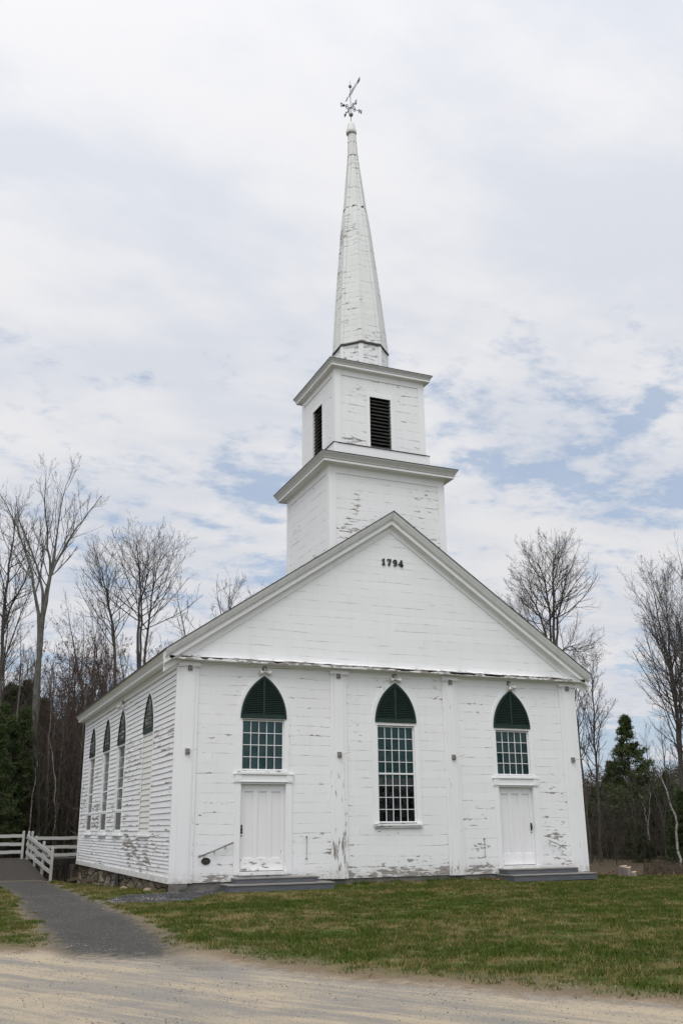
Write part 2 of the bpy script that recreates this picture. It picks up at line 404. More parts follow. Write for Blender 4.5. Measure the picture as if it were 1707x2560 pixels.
class MB:
    """collects shapes; mp maps local (u, v, w) to building coordinates"""
    def __init__(s, mp=None, flip=False):
        s.V = []; s.F = []; s.mp = mp; s.flip = flip
    def add(s, vs, fs):
        b = len(s.V)
        for p in vs: s.V.append(s.mp(*p) if s.mp else tuple(p))
        for f in fs:
            f = [b + i for i in f]
            s.F.append(f[::-1] if s.flip else f)
        return s
    def box(s, x0, x1, y0, y1, z0, z1, nx=1, nz=1):
        vs = [(x, y, z) for z in (z0, z1) for y in (y0, y1) for x in (x0, x1)]
        return s.add(vs, [(0, 2, 3, 1), (4, 5, 7, 6), (0, 1, 5, 4), (2, 6, 7, 3), (0, 4, 6, 2), (1, 3, 7, 5)])
    def bar(s, a, b, wd, hg, up=(0, 0, 1)):
        a = Vector(a); b = Vector(b); dr = (b - a).normalized(); up = Vector(up)
        sd_ = dr.cross(up)
        if sd_.length < 1e-4: sd_ = Vector((1, 0, 0))
        sd_.normalize(); u2 = sd_.cross(dr)
        vs = []
        for p in (a, b):
            for i, j in ((-1, -1), (1, -1), (1, 1), (-1, 1)):
                vs.append(tuple(p + sd_ * i * wd / 2 + u2 * j * hg / 2))
        return s.add(vs, [(0, 1, 2, 3), (7, 6, 5, 4), (0, 4, 5, 1), (1, 5, 6, 2), (2, 6, 7, 3), (3, 7, 4, 0)])
    def prism(s, poly, v0, v1):
        """poly in (u, w), extruded along v"""
        n = len(poly)
        vs = [(p[0], v0, p[1]) for p in poly] + [(p[0], v1, p[1]) for p in poly]
        fs = [tuple(range(n)), tuple(range(2 * n - 1, n - 1, -1))]
        fs += [(i, i + n, (i + 1) % n + n, (i + 1) % n) for i in range(n)]
        return s.add(vs, fs)
    def band(s, inner, outer, v0, v1, closed=False):
        n = len(inner)
        vs = [(p[0], v0, p[1]) for p in inner] + [(p[0], v0, p[1]) for p in outer] + \
             [(p[0], v1, p[1]) for p in inner] + [(p[0], v1, p[1]) for p in outer]
        fs = []
        for i in range(n if closed else n - 1):
            j = (i + 1) % n
            fs += [(i, j, n + j, n + i), (n + i, n + j, 3 * n + j, 3 * n + i), (2 * n + i, 3 * n + i, 3 * n + j, 2 * n + j), (i, 2 * n + i, 2 * n + j, j)]
        if not closed:
            fs += [(0, n, 3 * n, 2 * n), (n - 1, 3 * n - 1, 4 * n - 1, 2 * n - 1)]
        return s.add(vs, fs)
    def tube(s, pts, rads, n=10, caps=True):
        pts = [Vector(p) for p in pts]
        if not isinstance(rads, (list, tuple)): rads = [rads] * len(pts)
        vs = []; ref = None
        for i, p in enumerate(pts):
            dr = (pts[min(i + 1, len(pts) - 1)] - pts[max(i - 1, 0)]).normalized()
            if ref is None:
                ref = dr.orthogonal().normalized()
            ref = (ref - dr * ref.dot(dr)).normalized(); b = dr.cross(ref)
            for k in range(n):
                a = 2 * math.pi * k / n
                vs.append(tuple(p + (ref * math.cos(a) + b * math.sin(a)) * rads[i]))
        fs = []
        for i in range(len(pts) - 1):
            for k in range(n):
                fs.append((i * n + k, i * n + (k + 1) % n, (i + 1) * n + (k + 1) % n, (i + 1) * n + k))
        if caps:
            fs += [tuple(range(n - 1, -1, -1)), tuple(range((len(pts) - 1) * n, len(pts) * n))]
        return s.add(vs, fs)
    def lathe(s, cx, cy, prof, n=20, rot=0.0):
        vs = []
        for r_, z in prof:
            for k in range(n):
                a = 2 * math.pi * k / n + rot
                vs.append((cx + r_ * math.cos(a), cy + r_ * math.sin(a), z))
        fs = [(i * n + k, i * n + (k + 1) % n, (i + 1) * n + (k + 1) % n, (i + 1) * n + k) for i in range(len(prof) - 1) for k in range(n)]
        fs += [tuple(range(n - 1, -1, -1)), tuple(range((len(prof) - 1) * n, len(prof) * n))]
        return s.add(vs, fs)
    def build(s, name, material, parent=None, church=False, smooth=False, peel=None, bevel=0):
        V = np.array(s.V, float)
        if peel is None: pl = peel_at(V) if church else np.zeros(len(V))
        elif callable(peel): pl = peel(V)
        else: pl = np.full(len(V), peel)
        if church: V = warp(V)
        me = bpy.data.meshes.new(name)
        me.from_pydata([tuple(p) for p in V], [], s.F)
        if smooth:
            me.polygons.foreach_set('use_smooth', np.ones(len(me.polygons), bool))
        a = me.attributes.new('peel', 'FLOAT', 'POINT'); a.data.foreach_set('value', np.asarray(pl, np.float32))
        me.materials.append(material)
        me.update()
        ob = bpy.data.objects.new(name, me); COL.objects.link(ob)
        if parent is not None: ob.parent = parent
        if bevel:
            b = ob.modifiers.new('bevel', 'BEVEL'); b.width = bevel; b.segments = 1; b.limit_method = 'ANGLE'
        return ob

def tag(o, label=None, cat=None, group=None, kind=None):
    if label: o['label'] = label
    if cat: o['category'] = cat
    if group: o['group'] = group
    if kind: o['kind'] = kind
    return o
def empty(name, loc, label=None, cat=None, group=None):
    o = bpy.data.objects.new(name, None); COL.objects.link(o)
    o.location = loc; o.empty_display_size = 0.2
    bpy.context.view_layer.update()
    return tag(o, label, cat, group)
def adopt(child, root):
    """parent keeping the child where it was modelled"""
    child.parent = root
    child.matrix_parent_inverse = Matrix.Translation(-Vector(root.location))
    return child

def blob(x, z, cx, cz, rx, rz, amp):
    return amp * np.exp(-(((x - cx) / rx) ** 2 + ((z - cz) / rz) ** 2))
def peel_at(V):
    """where the weather has taken the paint off (front, sides and tower)"""
    x, y, z = V[:, 0], V[:, 1], V[:, 2]
    p = np.zeros(len(V))
    fr = (y < 0.06) & (z < 5.6)
    q = 0.055 * np.exp(-np.maximum(z, 0) / 0.9)
    q += blob(x, z, 6.5, 0.10, 1.6, 0.16, 0.22) + blob(x, z, 6.6, 0.42, 0.9, 0.10, 0.17)
    q += blob(x, z, 4.5, 0.12, 0.25, 0.22, 0.15) + blob(x, z, 8.7, 0.10, 0.5, 0.15, 0.24) + blob(x, z, 8.7, 0.75, 0.35, 0.10, 0.17)
    q += blob(x, z, 1.05, 0.05, 0.5, 0.10, 0.20) + blob(x, z, 3.45, 0.05, 0.4, 0.09, 0.17) + blob(x, z, 3.55, 1.02, 0.4, 0.07, 0.12)
    q += blob(x, z, 8.6, 0.45, 0.6, 0.3, 0.09) + blob(x, z, 7.70, 1.0, 0.05, 0.9, 0.16) + blob(x, z, 11.2, 1.0, 0.4, 0.16, 0.09)
    q += blob(x, z, 2.45, 0.45, 0.3, 0.10, 0.18) + blob(x, z, 9.8, 0.50, 0.3, 0.06, 0.20)
    p = np.where(fr, q, p)
    tw = (z > 8.6) & (z < 11.4) & (y < 0.2)
    q = blob(x, z, 5.1, 10.35, 0.9, 0.28, 0.11) + blob(x, z, 7.6, 9.9, 0.6, 0.5, 0.08) + blob(x, z, 5.0, 9.3, 1.2, 0.35, 0.11) + blob(x, z, 7.5, 9.2, 0.9, 0.5, 0.11) + blob(x, z, 6.2, 9.9, .7, .3, 0.08)
    p = np.where(tw, q, p)
    up = (z > 11.9) & (z < 14.8) & (y < 0.5)
    q = blob(x, z, 5.1, 12.45, 0.5, 0.14, 0.15) + blob(x, z, 7.1, 12.5, 0.6, 0.2, 0.13) + 0.02
    p = np.where(up, q, p)
    sd_ = (x < 0.03) & (z < 5.5) & (y > 0.02)
    q = 0.045 + blob(y, z, 1.1, 2.4, 1.5, 0.6, 0.03) + blob(y, z, 2.0, 1.1, 2.6, 0.5, 0.02) + blob(y, z, 2.0, .2, 3.5, .5, .015) + blob(y, z, 9, 1.0, 8, 0.4, 0.03)
    q = np.where(z > 3.9, q - 0.06, q)
    p = np.where(sd_, q, p)
    sps = z > 15
    p = np.where(sps, 0.02 + 0.05 * vnoise(x * 3 + y * 3, z, 0.5, 5), p)
    return p

# ------------------------------------------------------------------ ground
def ssn(t):
    t = np.clip(t, 0, 1); return t * t * (3 - 2 * t)
def H(x, y):
    x = np.asarray(x, float); y = np.asarray(y, float)
    rr = -0.15 * ssn((x - 11) / 3.5)
    zf = -0.15 - 0.06 * ssn(-y / 1.2) - 0.15 * ssn((-y - 1) / 10) + rr
    zl = -0.18 - 0.57 * np.clip(y / 16, 0, 1.4) * (0.45 + 0.55 * ssn((x + 1.8) / 1.6))
    zr = -0.15 + rr - 0.012 * np.clip(y, 0, 60)
    wl = ssn((3 - x) / 3)
    zb = wl * zl + (1 - wl) * zr
    z = np.where(y < 0, zf, zb)
    k = ssn((np.abs(y) + 0) / 0.4)
    # soft joint at y = 0 left of the church
    z = np.where((y < 0) & (x < 3), zf * 1.0 + (-0.03) * ssn((3 - x) / 3) * ssn((y + 1.0)), z)
    z = z + 0.05 * (vnoise(x, y, 0.35, 3, 2) - 0.5) * ssn(np.hypot(x - 6, np.minimum(y, 0) + 0) / 6 - 0.15)
    far = ssn((np.hypot(x - 8, y - 5) - 75) / 60)
    return z + far * 5.0 * vnoise(x, y, 0.012, 9, 2)
ROAD = [(-40, 52), (-14, 9), (-7.2, -5.6), (-4.52, -8.78), (-4.26, -9.04), (-3.95, -8.95), (-3.7, -9.3), (-2.3, -10.1), (-2.14, -10.4), (-2.01, -11.31), (-1.81, -11.8), (-1.44, -12.86), (-1.14, -13.51), (-0.45, -14.22), (0.0, -15.06), (0.47, -15.71), (0.98, -16.35), (6, -25), (30, -66), (18, -73), (-16, -14), (-54, 52)]
PATH = [(-3.3, 11.75), (-3.39, 1.69), (-3.66, -2.77), (-3.68, -5.29), (-3.71, -7.39), (-3.75, -8.78), (-3.9, -10.9), (-3.2, -11.6), (-2.2, -11.9), (-2.25, -9.68), (-2.0, -7.95), (-2.02, -7.17), (-1.92, -5.3), (-2.02, -3.85), (-1.87, -1.9), (-2.0, -0.91), (-1.85, 4.0), (-1.3, 11.75)]
GRAV = [(-1.82, -2.05), (-1.66, -1.06), (-1.1, -0.45), (-0.06, -0.12), (0.5, 0.05), (1.27, 0.05), (1.27, -0.28), (0.78, -1.05), (0.1, -2.1), (-0.28, -2.65), (-1.45, -2.45)]
WOOD = [(-60, 12), (-4.6, 13), (-1.3, 16.2), (0.3, 17.5), (12.4, 17.5), (12.9, 3.2), (14.0, 1.3), (15.2, 0.6), (17, -1.5), (30, -10), (90, -40), (300, 0), (300, 300), (-300, 300), (-300, 30)]
def sdist(poly, x, y):
    d = np.full(x.shape, 1e9); ins = np.zeros(x.shape, bool)
    n = len(poly)
    for i in range(n):
        ax, ay = poly[i]; bx, by = poly[(i + 1) % n]
        ex, ey = bx - ax, by - ay
        t = np.clip(((x - ax) * ex + (y - ay) * ey) / (ex * ex + ey * ey), 0, 1)
        d = np.minimum(d, np.hypot(x - ax - t * ex, y - ay - t * ey))
        c = ((ay > y) != (by > y)) & (x < (bx - ax) * (y - ay) / (by - ay + 1e-12) + ax)
        ins ^= c
    return np.where(ins, d, -d)
def lines(lo, hi, step, far0, far1):
    a = list(np.arange(lo, hi + 1e-6, step))
    s = step; v = lo
    pre = []
    while v > far0:
        s = min(s * 1.13, 12); v -= s; pre.append(v)
    s = step; v = hi; post = []
    while v < far1:
        s = min(s * 1.13, 12); v += s; post.append(v)
    return np.array(pre[::-1] + a + post)
gx = lines(-6.0, 15.5, 0.09, -380, 420); gy = lines(-18.0, 3.0, 0.09, -120, 480)
X, Y = np.meshgrid(gx, gy)
Z = H(X, Y)
A = {'road': sdist(ROAD, X, Y), 'path': sdist(PATH, X, Y), 'gravel': sdist(GRAV, X, Y), 'wood': sdist(WOOD, X, Y)}
def green_tone(x, y):
    a = vnoise(x, y * 2.0, 0.45, 21, 4); b = vnoise(x, y, 2.4, 33, 3)
    c4 = vnoise(x, y, 7.0, 45, 2)
    t = 0.70 + (a - 0.5) * 1.0 + (b - 0.5) * 0.9 + (c4 - .5) * 1.1
    # straw strip in front of the left step, and along the wall at the right
    t -= 0.35 * np.exp(-((x - 2.2) / 2.0) ** 2 - ((y + 1.7) / 0.5) ** 2)
    t -= 0.25 * np.exp(-((y + 3.2 - 0.12 * x) / 0.35) ** 2)
    t -= 0.3 * np.exp(-((x + 1.2) / 0.6) ** 2 - ((y - 6) / 6.0) ** 2)
    return t
A['green'] = green_tone(X, Y)
A['bare'] = np.clip(vnoise(X, Y, 1.6, 51, 3) * 1.0 + np.exp(-np.maximum(0, -A['road'] - 0.1) / 0.5) * 0.28 - 0.26, 0, 1)
# sink the roadway a touch and keep lawn tufted
Z = Z - 0.03 * ssn((A['road'] + 0.3) / 0.6) - 0.02 * ssn((A['path'] + 0.15) / 0.3)
ny, nx = X.shape
idx = np.arange(ny * nx).reshape(ny, nx)
quads = np.stack([idx[:-1, :-1], idx[:-1, 1:], idx[1:, 1:], idx[1:, :-1]], -1).reshape(-1, 4)
def cc(a): return (a[:-1, :-1] + a[1:, 1:]).ravel() * 0.5
cxm, cym = cc(X), cc(Y)
jn = (vnoise(cxm, cym, 3.5, 77, 2) - 0.5) * 0.5
sel_p = cc(A['path']) + jn * 0.5 > 0
sel_r = (cc(A['road']) + jn > 0) & ~sel_p
sel_g = (cc(A['gravel']) + jn * 0.4 > 0) & ~sel_p & ~sel_r
sel_w = (cc(A['wood']) + jn > 0) & ~(sel_p | sel_r | sel_g)
sel_l = ~(sel_p | sel_r | sel_g | sel_w)
Vg = np.stack([X.ravel(), Y.ravel(), Z.ravel()], -1)
for nm, sel, lab in (('lawn', sel_l, 'patchy spring lawn of green and straw coloured grass in front of the church'),
                     ('gravel_road', sel_r, 'sandy tan gravel road with grey streaks across the foreground'),
                     ('asphalt_path', sel_p, 'dark worn asphalt path leading from road to wooden ramp'),
                     ('gravel_patch', sel_g, 'dark gravel patch at the front left corner of church'),
                     ('forest_floor', sel_w, 'brown leaf strewn woodland floor beyond the lawn')):
    q = quads[sel]
    used, inv = np.unique(q, return_inverse=True)
    ob = raw_mesh(nm, Vg[used], inv.reshape(-1, 4), M['earth'], smooth=True, attrs={k: v.ravel()[used] for k, v in A.items()})
    tag(ob, lab, None, None, 'structure')

def HG(x, y):
    x = np.asarray(x, float); y = np.asarray(y, float)
    return H(x, y) - 0.03 * ssn((sdist(ROAD, x, y) + 0.3) / 0.6) - 0.02 * ssn((sdist(PATH, x, y) + 0.15) / 0.3)

# ------------------------------------------------------------------ CHURCH
W, L, HE = 12.2, 16.12, 5.37
church = empty('church', (0, 0, 0), 'old white wooden church with peeling paint, pointed green louvres and tall octagonal steeple', 'church')
def part(b, name, mt, parent=church, **k):
    k.setdefault('church', True)
    return b.build(name, M[mt], parent, **k)
LEFT = lambda u_, v_, w_: (v_, u_, w_)      # local: u along the wall, v inwards

def wall_grid(us, ws, holes, v, mp=None, flip=False, keep=None):
    b = MB(mp, flip)
    id_ = {}
    def vid(i, j):
        if (i, j) not in id_:
            id_[(i, j)] = len(b.V); b.V.append(mp(us[i], v, ws[j]) if mp else (us[i], v, ws[j]))
        return id_[(i, j)]
    for i in range(len(us) - 1):
        for j in range(len(ws) - 1):
            cu, cw = (us[i] + us[i + 1]) / 2, (ws[j] + ws[j + 1]) / 2
            if any(h[0] < cu < h[1] and h[2] < cw < h[3] for h in holes): continue
            if keep and not keep(cu, cw): continue
            f = [vid(i, j), vid(i + 1, j), vid(i + 1, j + 1), vid(i, j + 1)]
            b.F.append(f[::-1] if flip else f)
    return b
def breaks(lo, hi, step, extra):
    a = sorted(set([round(v_, 4) for v_ in np.arange(lo, hi, step)] + [hi] + [round(e, 4) for e in extra]))
    return [a[0]] + [a[i] for i in range(1, len(a)) if a[i] - a[i - 1] > 1e-3]

# openings on the front: (centre, half width of glass, glass bottom, glass top)
FW = [(2.31, 0.575, 2.67, 3.94), (6.155, 0.565, 1.36, 3.905), (9.92, 0.56, 2.64, 3.885)]
DOORS = [(1.72, 2.96, 0.19, 2.345), (9.355, 10.53, 0.17, 2.325)]
holes = [(c_ - h_ - .02, c_ + h_ + .02, z0, z1) for c_, h_, z0, z1 in FW] + DOORS
us = breaks(0, W, 0.13, [e for h_ in holes for e in h_[:2]])
ws_ = breaks(0, 5.45, 0.10, [e for h_ in holes for e in h_[2:]])
fw = part(wall_grid(us, ws_, holes, 0.0), 'front_wall', 'front')
tag(fw, 'white flush boarded front wall with grey peeled patches near the ground')

# side wall with lapped clapboards (left), plain right and back walls
SWIN = [(13.75, 'A'), (10.50, 'B'), (7.60, 'C')]
SHW = 0.58
sholes = [(c_ - SHW, c_ + SHW, 1.22, 3.80) for c_, _ in SWIN]
b = MB()
rng = np.random.default_rng(5)
z = 0.13; row = 0
us = breaks(0.0, L, 0.16, [e for h_ in sholes for e in h_[:2]] + [3.385 - .62, 3.385 + .62])
zb_ = [0.13]
while zb_[-1] < 5.30: zb_.append(zb_[-1] + (0.094 if zb_[-1] < 1.0 else 0.142) + rng.uniform(-0.008, 0.008))
low_edge = MB()
for k in range(len(zb_) - 1):
    z0, z1 = zb_[k], zb_[k + 1]
    sag = (vnoise(np.array(us), np.full(len(us), k * 3.7), 0.5, 81, 3) - 0.5) * 0.020
    pr = 0.026 + (vnoise(np.array(us), np.full(len(us), k * 9.1), 1.4, 91, 3) - 0.5) * 0.012
    for i in range(len(us) - 1):
        cu = (us[i] + us[i + 1]) / 2; cw = (z0 + z1) / 2
        if any(h_[0] < cu < h_[1] and h_[2] < cw < h_[3] for h_ in sholes): continue
        if 3.385 - .62 < cu < 3.385 + .62 and 1.15 < cw < 3.95: continue
        a0, a1 = sag[i], sag[i + 1]; p0, p1 = pr[i], pr[i + 1]
        vs = [(-p0, us[i], z0 + a0), (-p1, us[i + 1], z0 + a1), (-0.004, us[i + 1], z1 + a1 + .004), (-0.004, us[i], z1 + a0 + .004)]
        b.add(vs, [(0, 3, 2, 1)])
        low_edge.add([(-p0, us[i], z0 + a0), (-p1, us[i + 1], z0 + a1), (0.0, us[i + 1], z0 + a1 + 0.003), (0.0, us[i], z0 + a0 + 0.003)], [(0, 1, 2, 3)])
sw = part(b, 'side_wall', 'clap', peel=lambda V: peel_at(V) + np.where(np.arange(len(V)) % 4 < 2, .055, -.060))
tag(sw, 'left side wall of lapped white clapboards with curling paint')
part(low_edge, 'clapboard_edges', 'darkslot', sw)  # near-black undersides paint the shade below each lap
b = MB(); b.box(W, W + .02, 0, L, 0, HE); part(b, 'side_wall', 'front')
b = MB(); b.box(0, W, L, L + .02, 0, HE); b.prism([(-.0, HE), (W, HE), (W / 2, 9.5)], L, L + .02); part(b, 'back_wall', 'gable')
# near-black floor and added partition, painted to stand for the unlit interior
b = MB(); b.box(0.15, W - .15, 2.6, 2.66, 0.1, 5.3); b.box(0.15, W - .15, .3, L - .2, 0.02, 0.06)
for k in range(5): b.box(5.2 + k * .42, 5.23 + k * .42, 2.55, 2.6, 0.1, 3)
part(b, 'added_dark_partition', 'interior')

# skirt board, corner boards
b = MB(); b.box(-0.045, 0.0, 0.0, L, -0.01, 0.135); part(b, 'skirt_board', 'htrim')
b = MB(); b.box(-0.035, 0.0, 0.0, 0.07, 0.135, 5.2); part(b, 'corner_board', 'trim')
b = MB(); b.box(-0.035, 0.0, L - .10, L, 0.135, 5.2); part(b, 'corner_board', 'trim')
b = MB(); b.box(-0.05, 0.0, 0.0, L, 5.20, 5.37); b.box(-.08, -.05, 0, L, 5.30, 5.37); part(b, 'side_frieze', 'htrim')

# pilasters
for x0, x1 in ((0.0, 0.54), (4.20, 4.68), (7.66, 8.14), (11.66, 12.2)):
    b = MB(); b.box(x0, x1, -0.035, 0, -0.01, 5.36)
    c0, c1 = x0 + .11, x1 - .11
    b.box(c0, c1, -0.06, -0.035, -0.01, 5.22)
    b.box(c0 - .03, c0, -0.048, -0.035, 0.0, 5.22); b.box(c1, c1 + .03, -0.048, -0.035, 0.0, 5.22)
    if x0 == 0.0: b.box(-0.04, x0, -0.035, 0.0, -0.01, 5.36)
    if x1 == 12.2: b.box(x1, x1 + .04, -0.035, 0.12, -0.01, 5.36)
    p_ = part(b, 'pilaster', 'trim', bevel=0.004)
    b = MB(); b.box(x0 - .02, x1 + .02, -0.085, 0.0, 5.22, 5.25); b.box(x0 - .035, x1 + .035, -0.11, 0, 5.25, 5.28); b.box(x0 - .01, x1 + .01, -0.07, 0, 5.28, 5.36)
    part(b, 'capital', 'htrim', p_)

# front frieze, cornice ledge with its rotten stretch
CX0, CX1 = -0.30, 12.50
b = MB(); b.box(CX0 + .02, CX1 - .02, -0.225, 0.0, 5.375, 5.40)
b.box(0.0, W, -0.05, 0.0, 5.33, 5.375)
part(b, 'cornice_soffit', 'htrim')
b = MB()
xs = np.arange(CX0, CX1 + .001, 0.04)
nlo_ = vnoise(xs, xs * 0, 3.0, 61, 4); nhi_ = vnoise(xs, xs * 0, 5.0, 67, 4)
bot = 5.382 + np.clip((nlo_ - 0.58), 0, 1) * 0.06
top = 5.452 - np.clip(nhi_ - 0.42, 0, 1) * 0.14
gapm = ((xs > 7.85) & (xs < 8.62)) | ((xs > 8.95) & (xs < 9.65))
top = np.where(gapm, 5.386 + 0.02 * nhi_, top); bot = np.where(gapm, 5.385, bot)
for i in range(len(xs) - 1):
    b.add([(xs[i], -.262, bot[i]), (xs[i + 1], -.262, bot[i + 1]), (xs[i + 1], -.262, top[i + 1]), (xs[i], -.262, top[i]),
           (xs[i], -.235, bot[i]), (xs[i + 1], -.235, bot[i + 1]), (xs[i + 1], -.235, top[i + 1]), (xs[i], -.235, top[i])],
          [(0, 1, 2, 3), (4, 7, 6, 5), (3, 2, 6, 7), (0, 4, 5, 1)])
    # sloped ledge board, chipped along its front edge
    e = -.272 + np.clip(nhi_[i] - .55, 0, 1) * 0.10; e2 = -.272 + np.clip(nhi_[i + 1] - .55, 0, 1) * 0.10
    dz = 0.012 * (nlo_[i] - .5)
    b.add([(xs[i], e, 5.455 + dz), (xs[i + 1], e2, 5.455 + dz), (xs[i + 1], -.075, 5.515), (xs[i], -.075, 5.515),
           (xs[i], e, 5.470 + dz), (xs[i + 1], e2, 5.470 + dz), (xs[i + 1], -.075, 5.53), (xs[i], -.075, 5.53)],
          [(3, 2, 1, 0), (4, 5, 6, 7), (0, 1, 5, 4)])
b.box(CX0, CX0 + .02, -.262, 0, 5.385, 5.46); b.box(CX1 - .02, CX1, -.262, 0, 5.385, 5.46)
part(b, 'cornice_ledge', 'ledge', peel=lambda V: 0.09 * np.exp(-((V[:, 1] + .27) / .06) ** 2))
b = MB(); b.box(CX0 + .03, CX1 - .03, -0.232, -0.1, 5.402, 5.452); part(b, 'rotten_cornice_gap_shade', 'darkslot')  # near-black box in the broken ledge, its colour stands for shade in the hollow

# gable wall and rakes
def roofz(x, top=10.03, x_=6.1, sl=0.6796): return top - sl * abs(x - x_)
b = wall_grid(breaks(-0.3, 12.5, 0.2, [6.1]), breaks(5.40, 9.95, 0.12, []), [], -0.08, keep=lambda u_, w_: w_ < roofz(u_) - 0.30)
part(b, 'gable_wall', 'gable')
# rakes: profile (distance down from the roof line, y) swept along each slope
def sweep(pr, name, mt, parent, xe=None):
    b = MB()
    for sgn in (-1, 1):
        xs_ = [6.1 + sgn * k * 0.1 * 6.52 for k in range(11)]
        n = len(pr)
        vs = []
        for x_ in xs_:
            for dn, yy in pr: vs.append((x_, yy, roofz(x_) - dn * 1.209))
        fs = []
        for k in range(10):
            for i in range(n):
                q = (k * n + i, k * n + (i + 1) % n, (k + 1) * n + (i + 1) % n, (k + 1) * n + i)
                fs.append(q if sgn > 0 else q[::-1])
        fs.append(tuple(range(10 * n, 11 * n)))
        b.add(vs, fs)
    return part(b, name, mt, parent)
sweep([(0.0, -.41), (.012, -.405), (.028, -.402), (.03, -.39), (.052, -.388), (.07, -.380), (.072, -.366), (.10, -.355), (.13, -.338), (.155, -.318), (.157, -.300), (.175, -.292), (.177, 0.0), (0.0, 0.0)], 'rake_crown_moulding', 'rakepaint', church)
sweep([(.178, -.262), (.285, -.262), (.285, -.24), (.292, -.24), (.292, -.10), (.178, -.10)], 'rake_fascia', 'htrim', church)
sweep([(.293, -.150), (.312, -.150), (.325, -.128), (.34, -.115), (.34, -.105), (.455, -.105), (.46, -.098), (.46, -.082), (.293, -.082)], 'rake_frieze', 'htrim', church)

# side eaves: boxed cornice with crown
for sgn in (-1, 1):
    x_e = -.417 if sgn < 0 else 12.617
    b = MB()
    prof = [(0.0, 5.375), (-.295, 5.375), (-.30, 5.385), (-.30, 5.465), (-.318, 5.467), (-.33, 5.49), (-.352, 5.515), (-.385, 5.54), (-.39, 5.557), (-.405, 5.56), (-.405, 5.585), (-.417, 5.59), (-.417, 5.607), (0.0, 5.88)]
    prof = [((p_[0] if sgn < 0 else W - p_[0]), p_[1]) for p_ in prof]
    n = len(prof)
    ys = list(np.linspace(-.09, L + .25, 24))
    vs = [(q[0], y_, q[1]) for y_ in ys for q in prof]
    fs = [(k * n + i, (k + 1) * n + i, (k + 1) * n + (i + 1) % n, k * n + (i + 1) % n) for k in range(len(ys) - 1) for i in range(n)]
    fs += [tuple(range(n)), tuple(range((len(ys) - 1) * n + n - 1, (len(ys) - 1) * n - 1, -1))]
    # the piece that returns to the front stops against the rake
    b.add(vs, fs)
    part(b, 'eave_cornice', 'rakepaint' if sgn < 0 else 'htrim')
for sgn in (-1, 1):     # eave return: closes the corner under the rake
    b = MB()
    xa = -.40 if sgn < 0 else 12.20
    xb = 0.0 if sgn < 0 else 12.60
    b.box(min(xa, xb) + (0.1 if sgn < 0 else 0), max(xa, xb) - (0.1 if sgn > 0 else 0), -.235, -.09, 5.38, 5.385 + .06)
    part(b, 'eave_return', 'htrim')
# roof
b = MB()
for sgn in (-1, 1):
    x_e = 6.1 + sgn * 6.56
    vs = [(6.1, -.43, roofz(6.1) + .012), (x_e, -.43, roofz(x_e) + .012), (x_e, L + .3, roofz(x_e) + .012), (6.1, L + .3, roofz(6.1) + .012)]
    vs += [(v_[0], v_[1], v_[2] + .022) for v_ in vs]
    b.add(vs, [(0, 1, 2, 3), (7, 6, 5, 4), (0, 4, 5, 1), (1, 5, 6, 2), (2, 6, 7, 3)])
part(b, 'roof', 'shingle')

# numerals
def ser(name, strokes, parent, mt, x, z, s, y, mpf=None, th=0.012):
    b = MB()
    for poly in strokes:
        b.prism([(x + p_[0] * s, z + p_[1] * s) for p_ in poly], y, y - th)
    return b
def ringpoly(cx, cz, rx, rz, t, a0=0, a1=360, n=18):
    inn = [(cx + (rx - t) * math.cos(R(a0 + (a1 - a0) * k / n)), cz + (rz - t) * math.sin(R(a0 + (a1 - a0) * k / n))) for k in range(n + 1)]
    out_ = [(cx + rx * math.cos(R(a0 + (a1 - a0) * k / n)), cz + rz * math.sin(R(a0 + (a1 - a0) * k / n))) for k in range(n + 1)]
    return [[inn[k], out_[k], out_[k + 1], inn[k + 1]] for k in range(n)]
DIG = {
 '1': [[(.16, 0), (.64, 0), (.64, .13), (.16, .13)], [(.27, .10), (.53, .10), (.53, 1), (.36, 1)], [(.16, .78), (.36, 1.0), (.36, .82), (.2, .68)]],
 '7': [[(.10, .84), (.68, .84), (.68, 1), (.10, 1)], [(.10, .66), (.18, .66), (.2, .84), (.10, .84)], [(.50, .84), (.70, .84), (.50, .30), (.50, 0), (.20, 0), (.24, .32)]],
 '9': ringpoly(.38, .68, .31, .33, .20) + ringpoly(.36, .40, .34, .41, .20, -130, 20) ,
 '4': [[(.38, 0), (.62, 0), (.62, 1), (.38, 1)], [(.02, .20), (.76, .20), (.76, .37), (.02, .37)], [(.04, .36), (.18, .36), (.5, .90), (.46, 1.0)], [(.30, 0), (.70, 0), (.70, .08), (.30, .08)]],
}
num = empty('date_numerals', (6.13, -0.08, 8.5), 'black metal numerals 1794 high on the gable', 'sign')
for k, ch in enumerate('1794'):
    b = ser(ch, [[(p_[0] * 1.12, p_[1]) for p_ in q] for q in DIG[ch]], None, 'iron', 5.785 + k * .186, 8.47, 0.195, -0.080, th=.035)
    ob = b.build('numeral', M['iron'], None, church=True); adopt(ob, num)
    tag(ob, 'black numeral ' + ch)

# gothic heads
def arch(cx, zb, a, h_, n=14):
    Rr = (h_ * h_ + a * a) / (2 * a)
    th = math.acos((Rr - a) / Rr)
    lft = [(cx - a + Rr - Rr * math.cos(th * k / n), zb + Rr * math.sin(th * k / n)) for k in range(n + 1)]
    rgt = [(2 * cx - p_[0], p_[1]) for p_ in lft[:-1]][::-1]
    return lft + rgt
def arch_half(a, h_, dz):
    Rr = (h_ * h_ + a * a) / (2 * a)
    return a - Rr + math.sqrt(max(Rr * Rr - dz * dz, 0))

